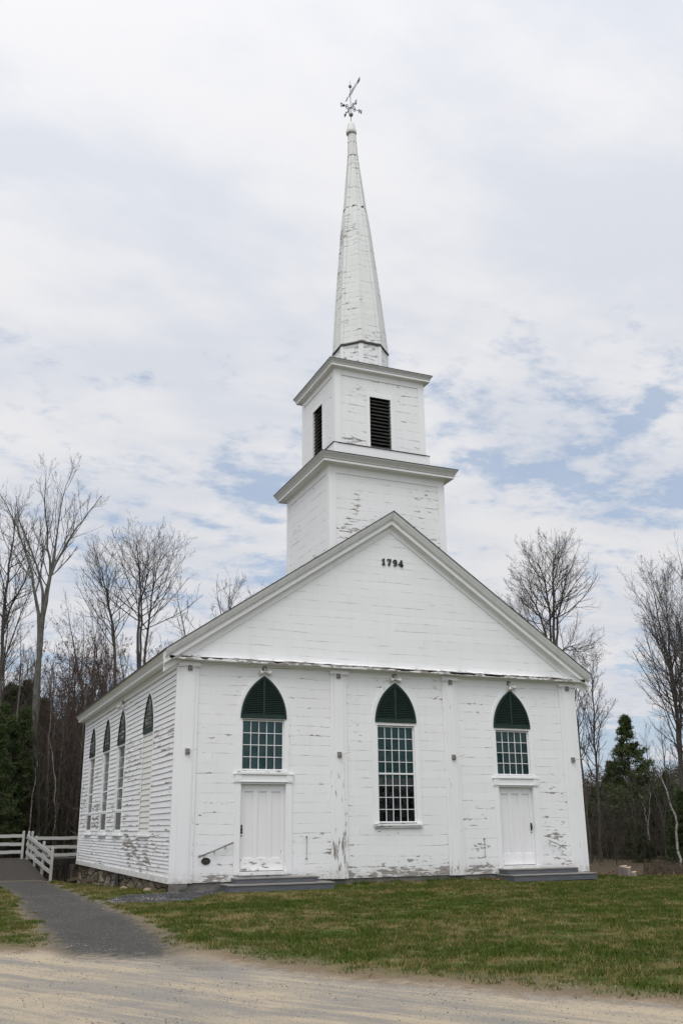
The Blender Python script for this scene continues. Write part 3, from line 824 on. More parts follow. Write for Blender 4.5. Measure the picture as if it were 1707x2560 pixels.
def louvre_head(parent, cx, zb, a, h_, mp, flip, lab=None, broken=False, stile=True):
    b = MB(mp, flip)
    outer = arch(cx, zb, a, h_); inner = arch(cx, zb, a - .045, h_ - .07)
    b.band(inner, outer, -.055, 0.0)
    b.box(cx - a, cx + a, -.057, 0.0, zb - .02, zb + .085)
    if stile: b.box(cx - .026, cx + .026, -.05, 0.0, zb + .085, zb + h_ - .09)
    fr_ = part(b, 'louvre_head', 'green', parent)
    b = MB(mp, flip)
    z_ = zb + .095; k = 0
    rr_ = random.Random(int(cx * 10))
    while z_ < zb + h_ - .12:
        hw = arch_half(a - .04, h_ - .06, z_ + .02 - zb)
        if hw > .03:
            for s_ in (-1, 1):
                u0, u1 = (cx - hw, cx - .02) if s_ < 0 else (cx + .02, cx + hw)
                tl = rr_.uniform(-.004, .004)
                if broken and rr_.random() < .10: u1 = u0 + (u1 - u0) * rr_.uniform(.3, .7)
                b.add([(u0, -.046, z_ + tl), (u1, -.046, z_), (u1, -.008, z_ + .022), (u0, -.008, z_ + .022 + tl),
                       (u0, -.046, z_ + .014 + tl), (u1, -.046, z_ + .014), (u1, -.008, z_ + .034), (u0, -.008, z_ + .034 + tl)],
                      [(0, 3, 2, 1), (4, 5, 6, 7), (0, 1, 5, 4)])
        z_ += .047; k += 1
    part(b, 'slats', 'green', fr_)
    b = MB(mp, flip); b.prism(arch(cx, zb, a - .03, h_ - .04), -.003, 0.004); part(b, 'louvre_backing', 'darkslot', fr_)  # near-black sheet paints the shade between the slats
    return fr_

def casing(parent, cx, zb, a, h_, z0, mp, flip, t=.115, hw=None):
    b = MB(mp, flip)
    hw = hw or a
    inner = [(cx - a, z0)] + arch(cx, zb, a, h_) + [(cx + a, z0)]
    outer = [(cx - a - t, z0)] + arch(cx, zb, a + t, h_ + t * 1.35) + [(cx + a + t, z0)]
    b.band(inner, outer, -.028, 0.0)
    return part(b, 'casing', 'trim', parent)

def sash(parent, cx, hw, z0, z1, cols, rows, mp, flip, meet=None, v0=.03, name='sash', md=.036):
    b = MB(mp, flip)
    f_ = .032
    b.box(cx - hw, cx - hw + f_, v0, v0 + .04, z0, z1); b.box(cx + hw - f_, cx + hw, v0, v0 + .04, z0, z1)
    b.box(cx - hw + f_, cx + hw - f_, v0, v0 + .04, z0, z0 + f_); b.box(cx - hw + f_, cx + hw - f_, v0, v0 + .04, z1 - f_, z1)
    gw = (2 * hw - 2 * f_) / cols; gh = (z1 - z0 - 2 * f_) / rows
    for k in range(1, cols):
        x_ = cx - hw + f_ + gw * k
        b.box(x_ - .0085, x_ + .0085, v0 + (.006 if md > .03 else .013), v0 + md, z0 + f_, z1 - f_)
    for k in range(1, rows):
        z_ = z0 + f_ + gh * k
        t_ = .008
        if meet is not None and abs(z_ - meet) < gh * .5: t_ = .021
        for q in range(cols):
            x_ = cx - hw + f_ + gw * q
            b.box(x_ + .0085, x_ + gw - .0085, v0 + ((.004 if md > .03 else .012) if t_ < .02 else -.012 + (.02 if md < .03 else 0)), v0 + md - .002, z_ - t_, z_ + t_)
    s_ = part(b, name, 'htrim', parent)
    b = MB(mp, flip); rr_ = random.Random(int(cx * 31 + z0 * 7))
    for q in range(cols):
        for k in range(rows):
            xa, xb = cx - hw + f_ + gw * q, cx - hw + f_ + gw * (q + 1); za, zb3 = z0 + f_ + gh * k, z0 + f_ + gh * (k + 1)
            t1, t2, t3 = (rr_.uniform(-.0022, .0022) for _ in range(3)); vv = v0 + .0185
            b.add([(xa, vv + t1, za), (xb, vv + t2, za), (xb, vv + t3, zb3), (xa, vv + t1 + t3 - t2, zb3)], [(0, 1, 2, 3)])
    part(b, 'glass', 'glass', s_)
    # jambs
    b = MB(mp, flip)
    b.box(cx - hw - .02, cx - hw, 0.0, .14, z0 - .01, z1 + .01); b.box(cx + hw, cx + hw + .02, 0.0, .14, z0 - .01, z1 + .01)
    b.box(cx - hw, cx + hw, 0.0, .14, z1, z1 + .02); b.box(cx - hw, cx + hw, 0.0, .14, z0 - .02, z0)
    part(b, 'jamb', 'trim', parent)
    return s_

def wind(label):
    o = bpy.data.objects.new('window', None); COL.objects.link(o); o.parent = church
    if label: o['label'] = label
    return o
# windows above doors and centre window
apex = [5.09, 5.09, 5.05]; lb = [3.995, 4.015, 3.975]; ha = [0.63, 0.63, 0.62]
for k, (cx, hw, z0, z1) in enumerate(FW):
    nm = ['pointed window with teal curtain above the left door', 'tall pointed middle window with green shade half drawn', 'pointed window with teal curtain above the right door'][k]
    wn = wind(nm)
    louvre_head(wn, cx, lb[k], ha[k], apex[k] - lb[k], None, False)
    casing(wn, cx, lb[k], ha[k], apex[k] - lb[k], z0 - .05, None, False, t=.085 if k != 1 else .10)
    b = MB(); b.box(cx - ha[k], cx + ha[k], -.03, 0, z1 + .012, lb[k] - .02); part(b, 'head_rail', 'htrim', wn)
    for e0, e1 in ((cx - ha[k], cx - hw - .002), (cx + hw + .002, cx + ha[k])):
        b = MB(); b.box(e0, e1, -.027, 0, z0 - .05, z1 + .012); part(b, 'stop', 'trim', wn)
    sash(wn, cx, hw, z0, z1, 5, 8 if k == 1 else 4, None, False, meet=2.62 if k == 1 else None)
    b = MB()
    if k == 1:
        b.box(cx - hw, cx + hw, .10, .105, 2.53, z1); part(b, 'roller_shade', 'shade', wn)
        b = MB(); b.box(cx - hw, cx + hw, .11, .115, 2.30, 2.53); part(b, 'shade_hem', 'greyband', wn)
        b = MB(); b.box(cx - .72, cx + .72, -.085, 0, z0 - .075, z0 - .02); b.box(cx - .70, cx + .70, -.05, 0, z0 - .13, z0 - .075)
        part(b, 'sill', 'ledge', wn)
    else:
        # curtain with soft folds
        us2 = np.linspace(cx - hw, cx + hw, 40)
        for i in range(39):
            f0, f1 = [.115 + .008 * math.sin(u_ * 27 + k) + .006 * math.sin(u_ * 61) for u_ in (us2[i], us2[i + 1])]
            b.add([(us2[i], f0, z0), (us2[i + 1], f1, z0), (us2[i + 1], f1, z1), (us2[i], f0, z1)], [(0, 1, 2, 3)])
        part(b, 'curtain', 'curtain' if k == 0 else 'shade', wn)
        b = MB(); b.box(cx - .70, cx + .70, -.07, 0, z0 - .085, z0 - .05); b.box(cx - .66, cx + .66, -.055, -.028, z0 - .05, z0 - .008)
        part(b, 'sill', 'ledge', wn)

# left side windows
for (cy_, nm), lab in zip(SWIN, ('rearmost of the pointed side windows', 'pointed side window between rearmost window and floodlight window', 'pointed side window under the side floodlight')):
    wn = wind(lab)
    mp, fl = LEFT, True
    hb_ = .66
    louvre_head(wn, cy_, 3.87, hb_, 1.07, mp, fl, broken=True, stile=False)
    casing(wn, cy_, 3.87, hb_, 1.07, 1.10, mp, fl, t=.10)
    b = MB(mp, fl)
    b.box(cy_ - hb_, cy_ - SHW, -.015, 0, 1.10, 3.85); b.box(cy_ + SHW, cy_ + hb_, -.015, 0, 1.10, 3.85)
    b.box(cy_ - SHW, cy_ + SHW, -.03, 0, 3.80, 3.85); part(b, 'stop', 'trim', wn)
    sash(wn, cy_, SHW, 1.82, 3.80, 5, 6, mp, fl, meet=2.6, v0=.012, md=.022)
    b = MB(mp, fl); b.box(cy_ - SHW, cy_ + SHW, .01, .05, 1.75, 1.82); b.box(cy_ - SHW, cy_ + SHW, .01, .05, 1.20, 1.24)
    b.box(cy_ - SHW, cy_ - SHW + .05, .01, .05, 1.24, 1.75); b.box(cy_ + SHW - .05, cy_ + SHW, .01, .05, 1.24, 1.75)
    part(b, 'screen_frame', 'htrim', wn)
    b = MB(mp, fl); b.box(cy_ - SHW + .05, cy_ + SHW - .05, .02, .04, 1.24, 1.75); part(b, 'screen', 'screen', wn)
    b = MB(mp, fl); b.box(cy_ - .78, cy_ + .78, -.085, 0, 1.05, 1.10); b.box(cy_ - SHW, cy_ + SHW, -.04, .05, 1.10, 1.20); part(b, 'sill', 'htrim', wn)
    b = MB(mp, fl); b.box(cy_ - SHW, cy_ + SHW, .16, .17, 1.8, 3.8); part(b, 'unlit_room_sheet', 'interior', wn)  # near-black sheet added behind the glass in place of the unlit room
# boarded window near the corner: louvre above boarded panel
wn = wind('boarded up side window nearest the front corner')
mp, fl = LEFT, True
louvre_head(wn, 3.385, 3.88, .66, 1.07, mp, fl, broken=True, stile=False)
casing(wn, 3.385, 3.88, .66, 1.07, 1.10, mp, fl, t=.09)
b = MB(); le = MB()
zb2 = [1.13 + .147 * k for k in range(20)]
for k in range(len(zb2) - 1):
    z0, z1 = zb2[k], min(zb2[k + 1], 3.87)
    if z0 > 3.8: break
    b.add([(-.020, 2.725, z0), (-.020, 4.045, z0), (0.0, 4.045, z1 + .003), (0.0, 2.725, z1 + .003)], [(0, 3, 2, 1)])
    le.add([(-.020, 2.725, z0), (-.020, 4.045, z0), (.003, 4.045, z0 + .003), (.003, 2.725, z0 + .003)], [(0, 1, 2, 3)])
pb = part(b, 'board_infill', 'infill', wn, peel=-.02); part(le, 'clapboard_edges', 'darkslot', wn)  # board undersides get the same painted lap shade
b = MB(mp, fl); b.box(3.385 - .76, 3.385 + .76, -.075, 0, 1.05, 1.10); part(b, 'sill', 'htrim', wn)

# doors with surrounds
for k, (x0, x1, z0, z1) in enumerate(DOORS):
    b = MB()
    b.box(x0 - .15, x0, -.03, 0, z0 - .04, z1 + .03); b.box(x1, x1 + .15, -.03, 0, z0 - .04, z1 + .03)
    # inner stops
    b.box(x0, x0 + .02, -.01, .14, z0, z1); b.box(x1 - .02, x1, -.01, .14, z0, z1); b.box(x0 + .02, x1 - .02, -.01, .14, z1 - .02, z1)
    fr_ = part(b, 'door_frame', 'trim', church)
    b = MB(); b.box(x0 - .13, x1 + .13, -.045, 0, z1 + .05, z1 + .20); b.box(x0 - .01, x1 + .01, -.06, 0, z1 + .03, z1 + .05)
    b.box(x0 - .16, x0 + .01, -.06, 0, z1 + .05, z1 + .215); b.box(x1 - .01, x1 + .16, -.06, 0, z1 + .05, z1 + .215)
    b.box(x0 - .19, x1 + .19, -.075, 0, z1 + .215, z1 + .235)
    b.box(x0 - .17, x0, -.055, 0, z1 + .02, z1 + .05); b.box(x1, x1 + .17, -.055, 0, z1 + .02, z1 + .05)
    part(b, 'lintel', 'htrim', fr_)
    b = MB(); b.box(x0 - .02, x1 + .02, -.07, .14, z0 - .05, z0 + .03); part(b, 'threshold', 'htrim', fr_)
    vd = .085
    dr = MB()
    s0, s1 = x0 + .022, x1 - .022; zb1, zt1 = z0 + .045, z1 - .022
    pw = (s1 - s0)
    cols_ = [(s0 + pw * (.09 + .31 * q), s0 + pw * (.09 + .31 * q + .20)) for q in range(3)]
    pz0, pz1 = z0 + .35, z1 - .20
    xsn = [s0] + [e for c_ in cols_ for e in c_] + [s1]
    for q in range(0, 7, 1):
        if q % 2 == 0: dr.box(xsn[q], xsn[q + 1], vd, vd + .04, zb1, zt1)
        else:
            dr.box(xsn[q], xsn[q + 1], vd, vd + .04, zb1, pz0); dr.box(xsn[q], xsn[q + 1], vd, vd + .04, pz1, zt1)
    do = part(dr, 'door', 'door', church, peel=lambda V: 0.10 * np.exp(-((V[:, 2] - .40) / .25) ** 2), bevel=0.003)
    tag(do, ['white three panel left door with peeled kick area', 'white three panel right door with peeled kick area'][k])
    for c_ in cols_:
        b = MB(); b.box(c_[0], c_[1], vd + .026, vd + .036, pz0, pz1); part(b, 'door_panel', 'door', do)
    b = MB(); b.box(s0 + .04, s1 - .04, vd - .008, vd, z0 + .05, z0 + .33); part(b, 'kick_board', 'ledge', do, peel=-.03)
    hx = x0 + .075 if k == 0 else x1 - .105
    b = MB()
    pl = [(hx - .022, 1.12), (hx - .03, 1.15), (hx - .018, 1.18), (hx - .03, 1.22), (hx - .018, 1.27), (hx - .024, 1.31), (hx - .01, 1.335), (hx + .01, 1.335), (hx + .024, 1.31), (hx + .018, 1.27), (hx + .03, 1.22), (hx + .018, 1.18), (hx + .03, 1.15), (hx + .022, 1.12)]
    b.prism(pl, vd - .012, vd)
    b.tube([(hx, vd - .01, 1.30), (hx, vd - .05, 1.285), (hx, vd - .06, 1.24), (hx, vd - .055, 1.18), (hx, vd - .01, 1.15)], .009, 8)
    b.box(hx - .012, hx + .012, vd - .045, vd - .01, 1.305, 1.315)
    b.tube([(hx, vd - .012, 1.07), (hx, vd, 1.07)], .018, 12)
    part(b, 'handle', 'iron', do)

# foundation: rubble along the side, concrete under the front
us = np.arange(0.05, L, 0.12); ws2 = np.linspace(-1.0, -0.005, 9)
UU, WW = np.meshgrid(us, ws2)
bul = (vnoise(UU, WW * 1.6, 2.2, 71, 2) - 0.5) * 0.10
VX = 0.06 - bul
Vf = np.stack([VX.ravel(), UU.ravel(), WW.ravel()], -1)
ii = np.arange(UU.size).reshape(UU.shape)
q = np.stack([ii[:-1, :-1], ii[1:, :-1], ii[1:, 1:], ii[:-1, 1:]], -1).reshape(-1, 4)
ob = raw_mesh('foundation', warp(Vf), q, M['stone'], church, smooth=True); tag(ob, 'rubble stone foundation under the side wall')
b = MB(); b.box(0.04, W - .04, 0.03, .25, -.5, -.012); b.box(-.02, .42, -.05, .03, -.45, -.013)
b.box(W - .1, W - .04, .25, L, -.8, -.012); b.box(.2, W - .1, L - .3, L - .05, -1, -.012)
part(b, 'foundation', 'concrete')
b = MB(); b.box(-.10, -.03, 6.90, 7.16, -.62, -.02); part(b, 'foundation_post', 'darkpipe')
for (x_, y_, s_) in ((-.25, 1.2, .16), (-.2, 2.9, .14)): pass

# ------------------------------------------------------------------ tower
tower = bpy.data.objects.new('tower', None); COL.objects.link(tower); tower.parent = church
tx0, tx1, ty0, ty1 = 4.20, 7.98, -0.06, 3.61
def square_stage(x0, x1, y0, y1, zb0, zt, mt, holes_f=(), holes_l=(), step=.15):
    b = wall_grid(breaks(x0, x1, step, [e for h_ in holes_f for e in h_[:2]]), breaks(zb0, zt, step, [e for h_ in holes_f for e in h_[2:]]), holes_f, y0)
    b2 = wall_grid(breaks(y0, y1, step, [e for h_ in holes_l for e in h_[:2]]), breaks(zb0, zt, step, [e for h_ in holes_l for e in h_[2:]]), holes_l, x0, LEFT, True)
    b.add(b2.V, b2.F)
    b.add([(x1, y0, zb0), (x1, y1, zb0), (x1, y1, zt), (x1, y0, zt)], [(0, 1, 2, 3)])
    b.add([(x0, y1, zb0), (x1, y1, zb0), (x1, y1, zt), (x0, y1, zt)], [(3, 2, 1, 0)])
    return b
lower = part(square_stage(tx0, tx1, ty0, ty1, 8.0, 11.36, 'tower'), 'lower_stage', 'tower', tower)
def corner_frieze(x0, x1, y0, y1, zb0, zt, fz, wd, parent, pr=.022):
    for sx0, xc0, xc1 in ((x0, x0 - pr, x0), (x1 - wd, x1, x1 + pr)):
        b = MB(); b.box(sx0, sx0 + wd, y0 - pr, y0, zb0, fz); b.box(xc0, xc1, y0 - pr, y0 + wd, zb0, fz); part(b, 'corner_board', 'trim', parent)
        b = MB(); b.box(xc0, xc1, y1 - wd, y1, zb0, fz); part(b, 'corner_board', 'trim', parent)
    b = MB(); b.box(x0 - pr, x1 + pr, y0 - pr, y0, fz, zt)
    b.box(x0 - pr, x0, y0, y1, fz, zt); b.box(x1, x1 + pr, y0, y1, fz, zt); part(b, 'frieze', 'htrim', parent)
corner_frieze(tx0, tx1, ty0, ty1, 8.0, 11.36, 11.13, .20, lower)
def sq_cornice(x0, x1, y0, y1, prof, name, mt, parent):
    b = MB(); n = len(prof)
    vs = []
    for o_, z_ in prof: vs += [(x0 - o_, y0 - o_, z_), (x1 + o_, y0 - o_, z_), (x1 + o_, y1 + o_, z_), (x0 - o_, y1 + o_, z_)]
    fs = [(k * 4 + i, k * 4 + (i + 1) % 4, (k + 1) * 4 + (i + 1) % 4, (k + 1) * 4 + i) for k in range(n - 1) for i in range(4)]
    fs.append((n * 4 - 4, n * 4 - 3, n * 4 - 2, n * 4 - 1))
    b.add(vs, fs)
    return part(b, name, mt, parent)
sq_cornice(tx0, tx1, ty0, ty1, [(0.02, 11.33), (.05, 11.335), (.06, 11.375), (.255, 11.378), (.26, 11.383), (.26, 11.445), (.25, 11.447)], 'cornice', 'htrim', tower)
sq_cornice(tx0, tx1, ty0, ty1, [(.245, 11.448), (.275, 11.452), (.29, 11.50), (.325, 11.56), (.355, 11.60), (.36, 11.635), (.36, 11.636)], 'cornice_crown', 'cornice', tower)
c = sq_cornice(tx0, tx1, ty0, ty1, [(.355, 11.637), (.378, 11.638), (.378, 11.655), (.0, 11.75)], 'cornice_cap', 'shingle', tower)
# upper stage
ux0, ux1, uy0, uy1 = 4.57, 7.61, .326, 3.197
FH = (5.72, 6.44, 12.31, 13.97); LH = (1.36, 2.18, 12.31, 13.99)
upper = part(square_stage(ux0, ux1, uy0, uy1, 11.7, 14.75, 'tower', [FH], [LH], .15), 'upper_stage', 'tower', tower)
corner_frieze(ux0, ux1, uy0, uy1, 12.25, 14.75, 14.55, .19, upper)
sq_cornice(ux0, ux1, uy0, uy1, [(.09, 11.74), (.09, 12.235), (.0, 12.235)], 'skirt', 'htrim', upper)
for xx in (ux0 - .09, ux1 - .02):
    b = MB(); b.box(xx, xx + .12, uy0 - .10, uy0 - .09, 11.75, 12.235); part(b, 'skirt_board', 'trim', upper)
sq_cornice(ux0, ux1, uy0, uy1, [(.085, 12.236), (.115, 12.237), (.118, 12.252), (.0, 12.275)], 'skirt_cap', 'darkslot', upper)
sq_cornice(ux0, ux1, uy0, uy1, [(.015, 14.73), (.04, 14.735), (.045, 14.76), (.175, 14.763), (.18, 14.768), (.18, 14.825), (.17, 14.826)], 'cornice', 'htrim', tower)
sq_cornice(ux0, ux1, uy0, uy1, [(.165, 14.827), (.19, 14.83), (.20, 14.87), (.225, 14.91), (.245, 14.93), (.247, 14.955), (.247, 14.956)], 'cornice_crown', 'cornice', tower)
sq_cornice(ux0, ux1, uy0, uy1, [(.245, 14.957), (.262, 14.958), (.262, 14.975), (.0, 15.06)], 'cornice_cap', 'shingle', tower)
for (u0, u1, z0, z1), mp, fl, v0, lab in ((FH, None, False, uy0, 'dark louvred belfry opening on the front'), (LH, LEFT, True, ux0, 'dark louvred belfry opening on the left side')):
    b = MB(mp, fl); t_ = .125
    b.box(u0 - t_, u0, v0 - .03, v0, z0 - .03, z1 + t_); b.box(u1, u1 + t_, v0 - .03, v0, z0 - .03, z1 + t_); b.box(u0, u1, v0 - .03, v0, z1, z1 + t_)
    b.box(u0 - .015, u0, v0, v0 + .2, z0, z1); b.box(u1, u1 + .015, v0, v0 + .2, z0, z1)
    fr_ = part(b, 'belfry_louvre', 'trim', tower); tag(fr_, lab)
    b = MB(mp, fl); z_ = z0 + .01; rr_ = random.Random(3)
    while z_ < z1 - .10:
        tl = rr_.uniform(-.006, .006)
        b.add([(u0, v0 + .01, z_ + tl), (u1, v0 + .01, z_), (u1, v0 + .13, z_ + .10), (u0, v0 + .13, z_ + .10 + tl),
               (u0, v0 + .01, z_ + .018 + tl), (u1, v0 + .01, z_ + .018), (u1, v0 + .13, z_ + .118), (u0, v0 + .13, z_ + .118 + tl)],
              [(0, 3, 2, 1), (4, 5, 6, 7), (0, 1, 5, 4)])
        z_ += .118
    part(b, 'slats', 'blackslat', fr_)
    b = MB(mp, fl); b.box(u0 - .01, u1 + .01, v0 + .18, v0 + .19, z0 - .05, z1 + .02); part(b, 'louvre_backing', 'darkslot', fr_)  # near-black sheet paints the dark behind the belfry slats

# ------------------------------------------------------------------ steeple
SXC, SYC = 6.091, 1.7615
def lean(z_): return -.16 * max(0, z_ - 16) / 8
steeple = bpy.data.objects.new('steeple', None); COL.objects.link(steeple); steeple.parent = church
def octo(prof, name, mt, parent, n=8, rot=R(22.5), smooth=False, **k):
    b = MB(); vs = []
    for r_, z_ in prof:
        for q in range(n):
            a = 2 * math.pi * q / n + rot
            vs.append((SXC + lean(z_) + r_ * math.cos(a), SYC + r_ * math.sin(a), z_))
    fs = [(i * n + q, i * n + (q + 1) % n, (i + 1) * n + (q + 1) % n, (i + 1) * n + q) for i in range(len(prof) - 1) for q in range(n)]
    fs += [tuple(range(n - 1, -1, -1)), tuple(range((len(prof) - 1) * n, len(prof) * n))]
    b.add(vs, fs)
    return part(b, name, mt, parent, smooth=smooth, **k)
def fineprof(pr, step=.25):
    o_ = []
    for (r0, z0), (r1, z1) in zip(pr[:-1], pr[1:]):
        n = max(1, int((z1 - z0) / step))
        o_ += [(r0 + (r1 - r0) * k / n, z0 + (z1 - z0) * k / n) for k in range(n)]
    return o_ + [pr[-1]]
drum = octo(fineprof([(.905, 14.95), (.905, 16.16)]), 'drum', 'tower', steeple, peel=0.08)
SP = [(.915, 16.24), (.80, 17.78), (.50, 21.05), (.415, 21.70)]
SP2 = [(.402, 21.71), (.174, 24.03)]
body = octo(fineprof(SP), 'spire', 'spire', steeple)
octo(fineprof(SP2), 'spire_upper_section', 'spire', body, peel=0.03)
octo([(.89, 16.155), (.955, 16.16), (.957, 16.20), (.90, 16.235)], 'spire_skirt', 'shingle', steeple)
# corner boards on the arrises of spire and drum
def rad_at(z_):
    pr = SP + SP2
    for (r0, z0), (r1, z1) in zip(pr[:-1], pr[1:]):
        if z0 <= z_ <= z1: return r0 + (r1 - r0) * (z_ - z0) / max(1e-6, z1 - z0)
    return pr[-1][0]
def arris(z0, z1, radf, wd, parent, nseg, jitter=0.0):
    for q in range(8):
        a = 2 * math.pi * q / 8 + R(22.5)
        b = MB(); prev = None
        for k in range(nseg + 1):
            z_ = z0 + (z1 - z0) * k / nseg
            r_ = radf(z_); cx = SXC + lean(z_)
            w2 = min(wd, r_ * .30)
            ring = []
            for side, oo_ in ((-1, .004), (-1, .016), (0, .020), (1, .016), (1, .004)):
                # follow the two faces meeting at the arris
                aa = a + side * math.pi / 8
                # point on face: from the vertex towards the face centre
                vx, vy = math.cos(a) * r_, math.sin(a) * r_
                fx, fy = math.cos(aa) * r_ * math.cos(math.pi / 8), math.sin(aa) * r_ * math.cos(math.pi / 8)
                if side == 0: px, py = vx, vy; nxn, nyn = math.cos(a), math.sin(a)
                else:
                    ln_ = math.hypot(fx - vx, fy - vy); t_ = w2 / ln_
                    px, py = vx + (fx - vx) * t_, vy + (fy - vy) * t_; nxn, nyn = math.cos(aa), math.sin(aa)
                ring.append((cx + px + nxn * oo_, SYC + py + nyn * oo_, z_))
            base = len(b.V); b.V += ring
            if prev is not None:
                for i in range(4): b.F.append((prev + i, prev + i + 1, base + i + 1, base + i))
            prev = base
        part(b, 'arris_board', 'spire' if parent is not drum else 'trim', parent)
arris(14.96, 16.155, lambda z_: .905, .085, drum, 2)
arris(16.24, 21.68, rad_at, .085, body, 20)
arris(21.74, 24.0, rad_at, .075, body, 8)
# broken gap where the two spire sections meet
b = MB()
for q in range(8):
    a = 2 * math.pi * (q + .5) / 8 + R(22.5) ; r_ = .40 * math.cos(math.pi / 8)
    cx = SXC + lean(21.7) + r_ * math.cos(a); cy_ = SYC + r_ * math.sin(a)
    tx, ty = -math.sin(a), math.cos(a)
    for s_ in ((-.11,) if q % 3 == 0 else (.01 + .03 * (q % 3),)):
        z_ = 21.68 + .02 * (q % 2)
        b.add([(cx + tx * s_, cy_ + ty * s_, z_), (cx + tx * (s_ + .07), cy_ + ty * (s_ + .07), z_ - .02), (cx + tx * (s_ + .09), cy_ + ty * (s_ + .09), z_ + .09), (cx + tx * s_ * 1.0 + tx * .01, cy_ + ty * s_ + ty * .01, z_ + .05)] +
              [(cx + tx * s_ + .02 * math.cos(a), cy_ + ty * s_ + .02 * math.sin(a), z_), (cx + tx * (s_ + .07) + .025 * math.cos(a), cy_ + ty * (s_ + .07) + .025 * math.sin(a), z_ - .02), (cx + tx * (s_ + .09) + .02 * math.cos(a), cy_ + ty * (s_ + .09) + .02 * math.sin(a), z_ + .09), (cx + tx * s_ + tx * .01 + .02 * math.cos(a), cy_ + ty * s_ + ty * .01 + .02 * math.sin(a), z_ + .05)],
              [(4, 5, 6, 7), (0, 4, 7, 3), (1, 2, 6, 5), (2, 3, 7, 6), (0, 1, 5, 4)])
part(b, 'broken_boards', 'darkslot', body)
cap = octo([(.186, 24.0), (.188, 24.03), (.172, 24.45), (.152, 24.85), (.142, 25.12)], 'spire_cap', 'cap', steeple)
octo([(.178, 23.985), (.198, 23.99), (.198, 24.014), (.185, 24.017)], 'cap_band', 'darkslot', cap)
b = MB()
for q in range(8):
    a = 2 * math.pi * (q + .5) / 8 + R(22.5); r_ = .168 * math.cos(math.pi / 8)
    b.lathe(SXC + lean(24.6) + r_ * math.cos(a), SYC + r_ * math.sin(a), [(.004, 24.58), (.020, 24.59), (.020, 24.61), (.004, 24.62)], 6)
part(b, 'bolts', 'iron', cap)
AX = SXC + lean(25.1) - .02
b = MB(); b.lathe(AX, SYC, [(.13, 25.02), (.165, 24.98), (.188, 25.02), (.194, 25.08), (.178, 25.17), (.160, 25.24), (.150, 25.30), (.135, 25.38), (.105, 25.47), (.065, 25.53), (.02, 25.55)], 24)
part(b, 'acorn_finial', 'cap', steeple, smooth=True, peel=0)

# weather vane: its own arm cross, letters, balls and arrow
VX_, VY_ = 5.878, 1.7615
vane = bpy.data.objects.new('weather_vane', None); COL.objects.link(vane); vane.parent = church
tag(vane, 'iron weather vane with arrow and N E S W letters on the steeple tip')
b = MB(); b.tube([(AX, VY_, 25.5), (VX_ + .012, VY_, 26.0), (VX_, VY_, 26.5), (VX_ - .01, VY_, 27.3)], [.014, .013, .012, .009], 8)
b.tube([(VX_ - .01, VY_, 27.3), (VX_ - .012, VY_, 27.45)], [.006, .001], 6)
part(b, 'rod', 'vaneiron', vane)
b = MB(); b.tube([(AX - .05, VY_, 25.55), (AX, VY_, 25.57), (AX + .05, VY_, 25.55)], .006, 6); part(b, 'collar', 'vaneiron', vane)
def ball(x_, y_, z_, r_, name):
    b = MB(); b.lathe(x_, y_, [(max(.001, r_ * math.sin(math.pi * k / 12)), z_ - r_ * math.cos(math.pi * k / 12)) for k in range(13)], 20)
    part(b, name, 'vanesilver', vane, smooth=True)
ball(VX_ + .010, VY_, 25.875, .083, 'ball'); ball(VX_ - .008, VY_, 27.13, .064, 'ball')
zc = 26.17
N_, S_, E_, W_ = (6.28, 1.80), (5.515, 1.74), (5.95, 1.42), (5.83, 2.18)
b = MB()
for (ex, ey) in (N_, S_, E_, W_):
    dx, dy = ex - VX_, ey - VY_; ln_ = math.hypot(dx, dy); dx /= ln_; dy /= ln_; px, py = -dy, dx
    b.tube([(VX_, VY_, zc), (VX_ + dx * (ln_ - .06), VY_ + dy * (ln_ - .06), zc)], .013, 6)
    for s_ in (-1, 1):       # scrolls
        pts = []
        for k in range(11):
            t_ = k / 10; a = t_ * 4.6
            rr = .085 * (1 - .55 * t_)
            lx = .13 + rr * math.sin(a) * .9; lz = s_ * (.012 + .055 * (1 - math.cos(a)) * (1 - .4 * t_))
            pts.append((VX_ + dx * lx, VY_ + dy * lx, zc + lz))
        b.tube(pts, .011, 5)
        b.lathe(VX_ + dx * .185 , VY_ + dy * .185, [(.002, zc + s_ * .07 - .018), (.018, zc + s_ * .07), (.002, zc + s_ * .07 + .018)], 8)
part(b, 'direction_arms', 'iron', vane)
b = MB(); sx_, sy_ = S_; b.lathe(VX_ + (sx_ - VX_) * .78, VY_ + (sy_ - VY_) * .78, [(.005, zc - .045), (.045, zc - .02), (.05, zc), (.04, zc + .03), (.005, zc + .05)], 12)
part(b, 'bird_nest', 'iron', vane)
LET = {'N': [[(0, 0), (.14, 0), (.14, 1), (0, 1)], [(.56, 0), (.70, 0), (.70, 1), (.56, 1)], [(.0, 1), (.16, 1), (.70, 0), (.54, 0)], [(-.06, 0), (.2, 0), (.2, .08), (-.06, .08)], [(.5, .92), (.76, .92), (.76, 1), (.5, 1)]],
       'E': [[(0, 0), (.15, 0), (.15, 1), (0, 1)], [(.15, 0), (.62, 0), (.62, .13), (.15, .13)], [(.15, .44), (.5, .44), (.5, .56), (.15, .56)], [(.15, .87), (.62, .87), (.62, 1), (.15, 1)]],
       'W': [[(0, 1), (.14, 1), (.34, 0), (.2, 0)], [(.2, 0), (.34, 0), (.50, .7), (.40, .8)], [(.42, .8), (.48, .5), (.58, 0), (.72, 0)], [(.60, 0), (.72, 0), (.92, 1), (.78, 1)]],
       'S': ringpoly(.33, .74, .30, .26, .13, 20, 270) + ringpoly(.33, .26, .30, .26, .13, -160, 90)}
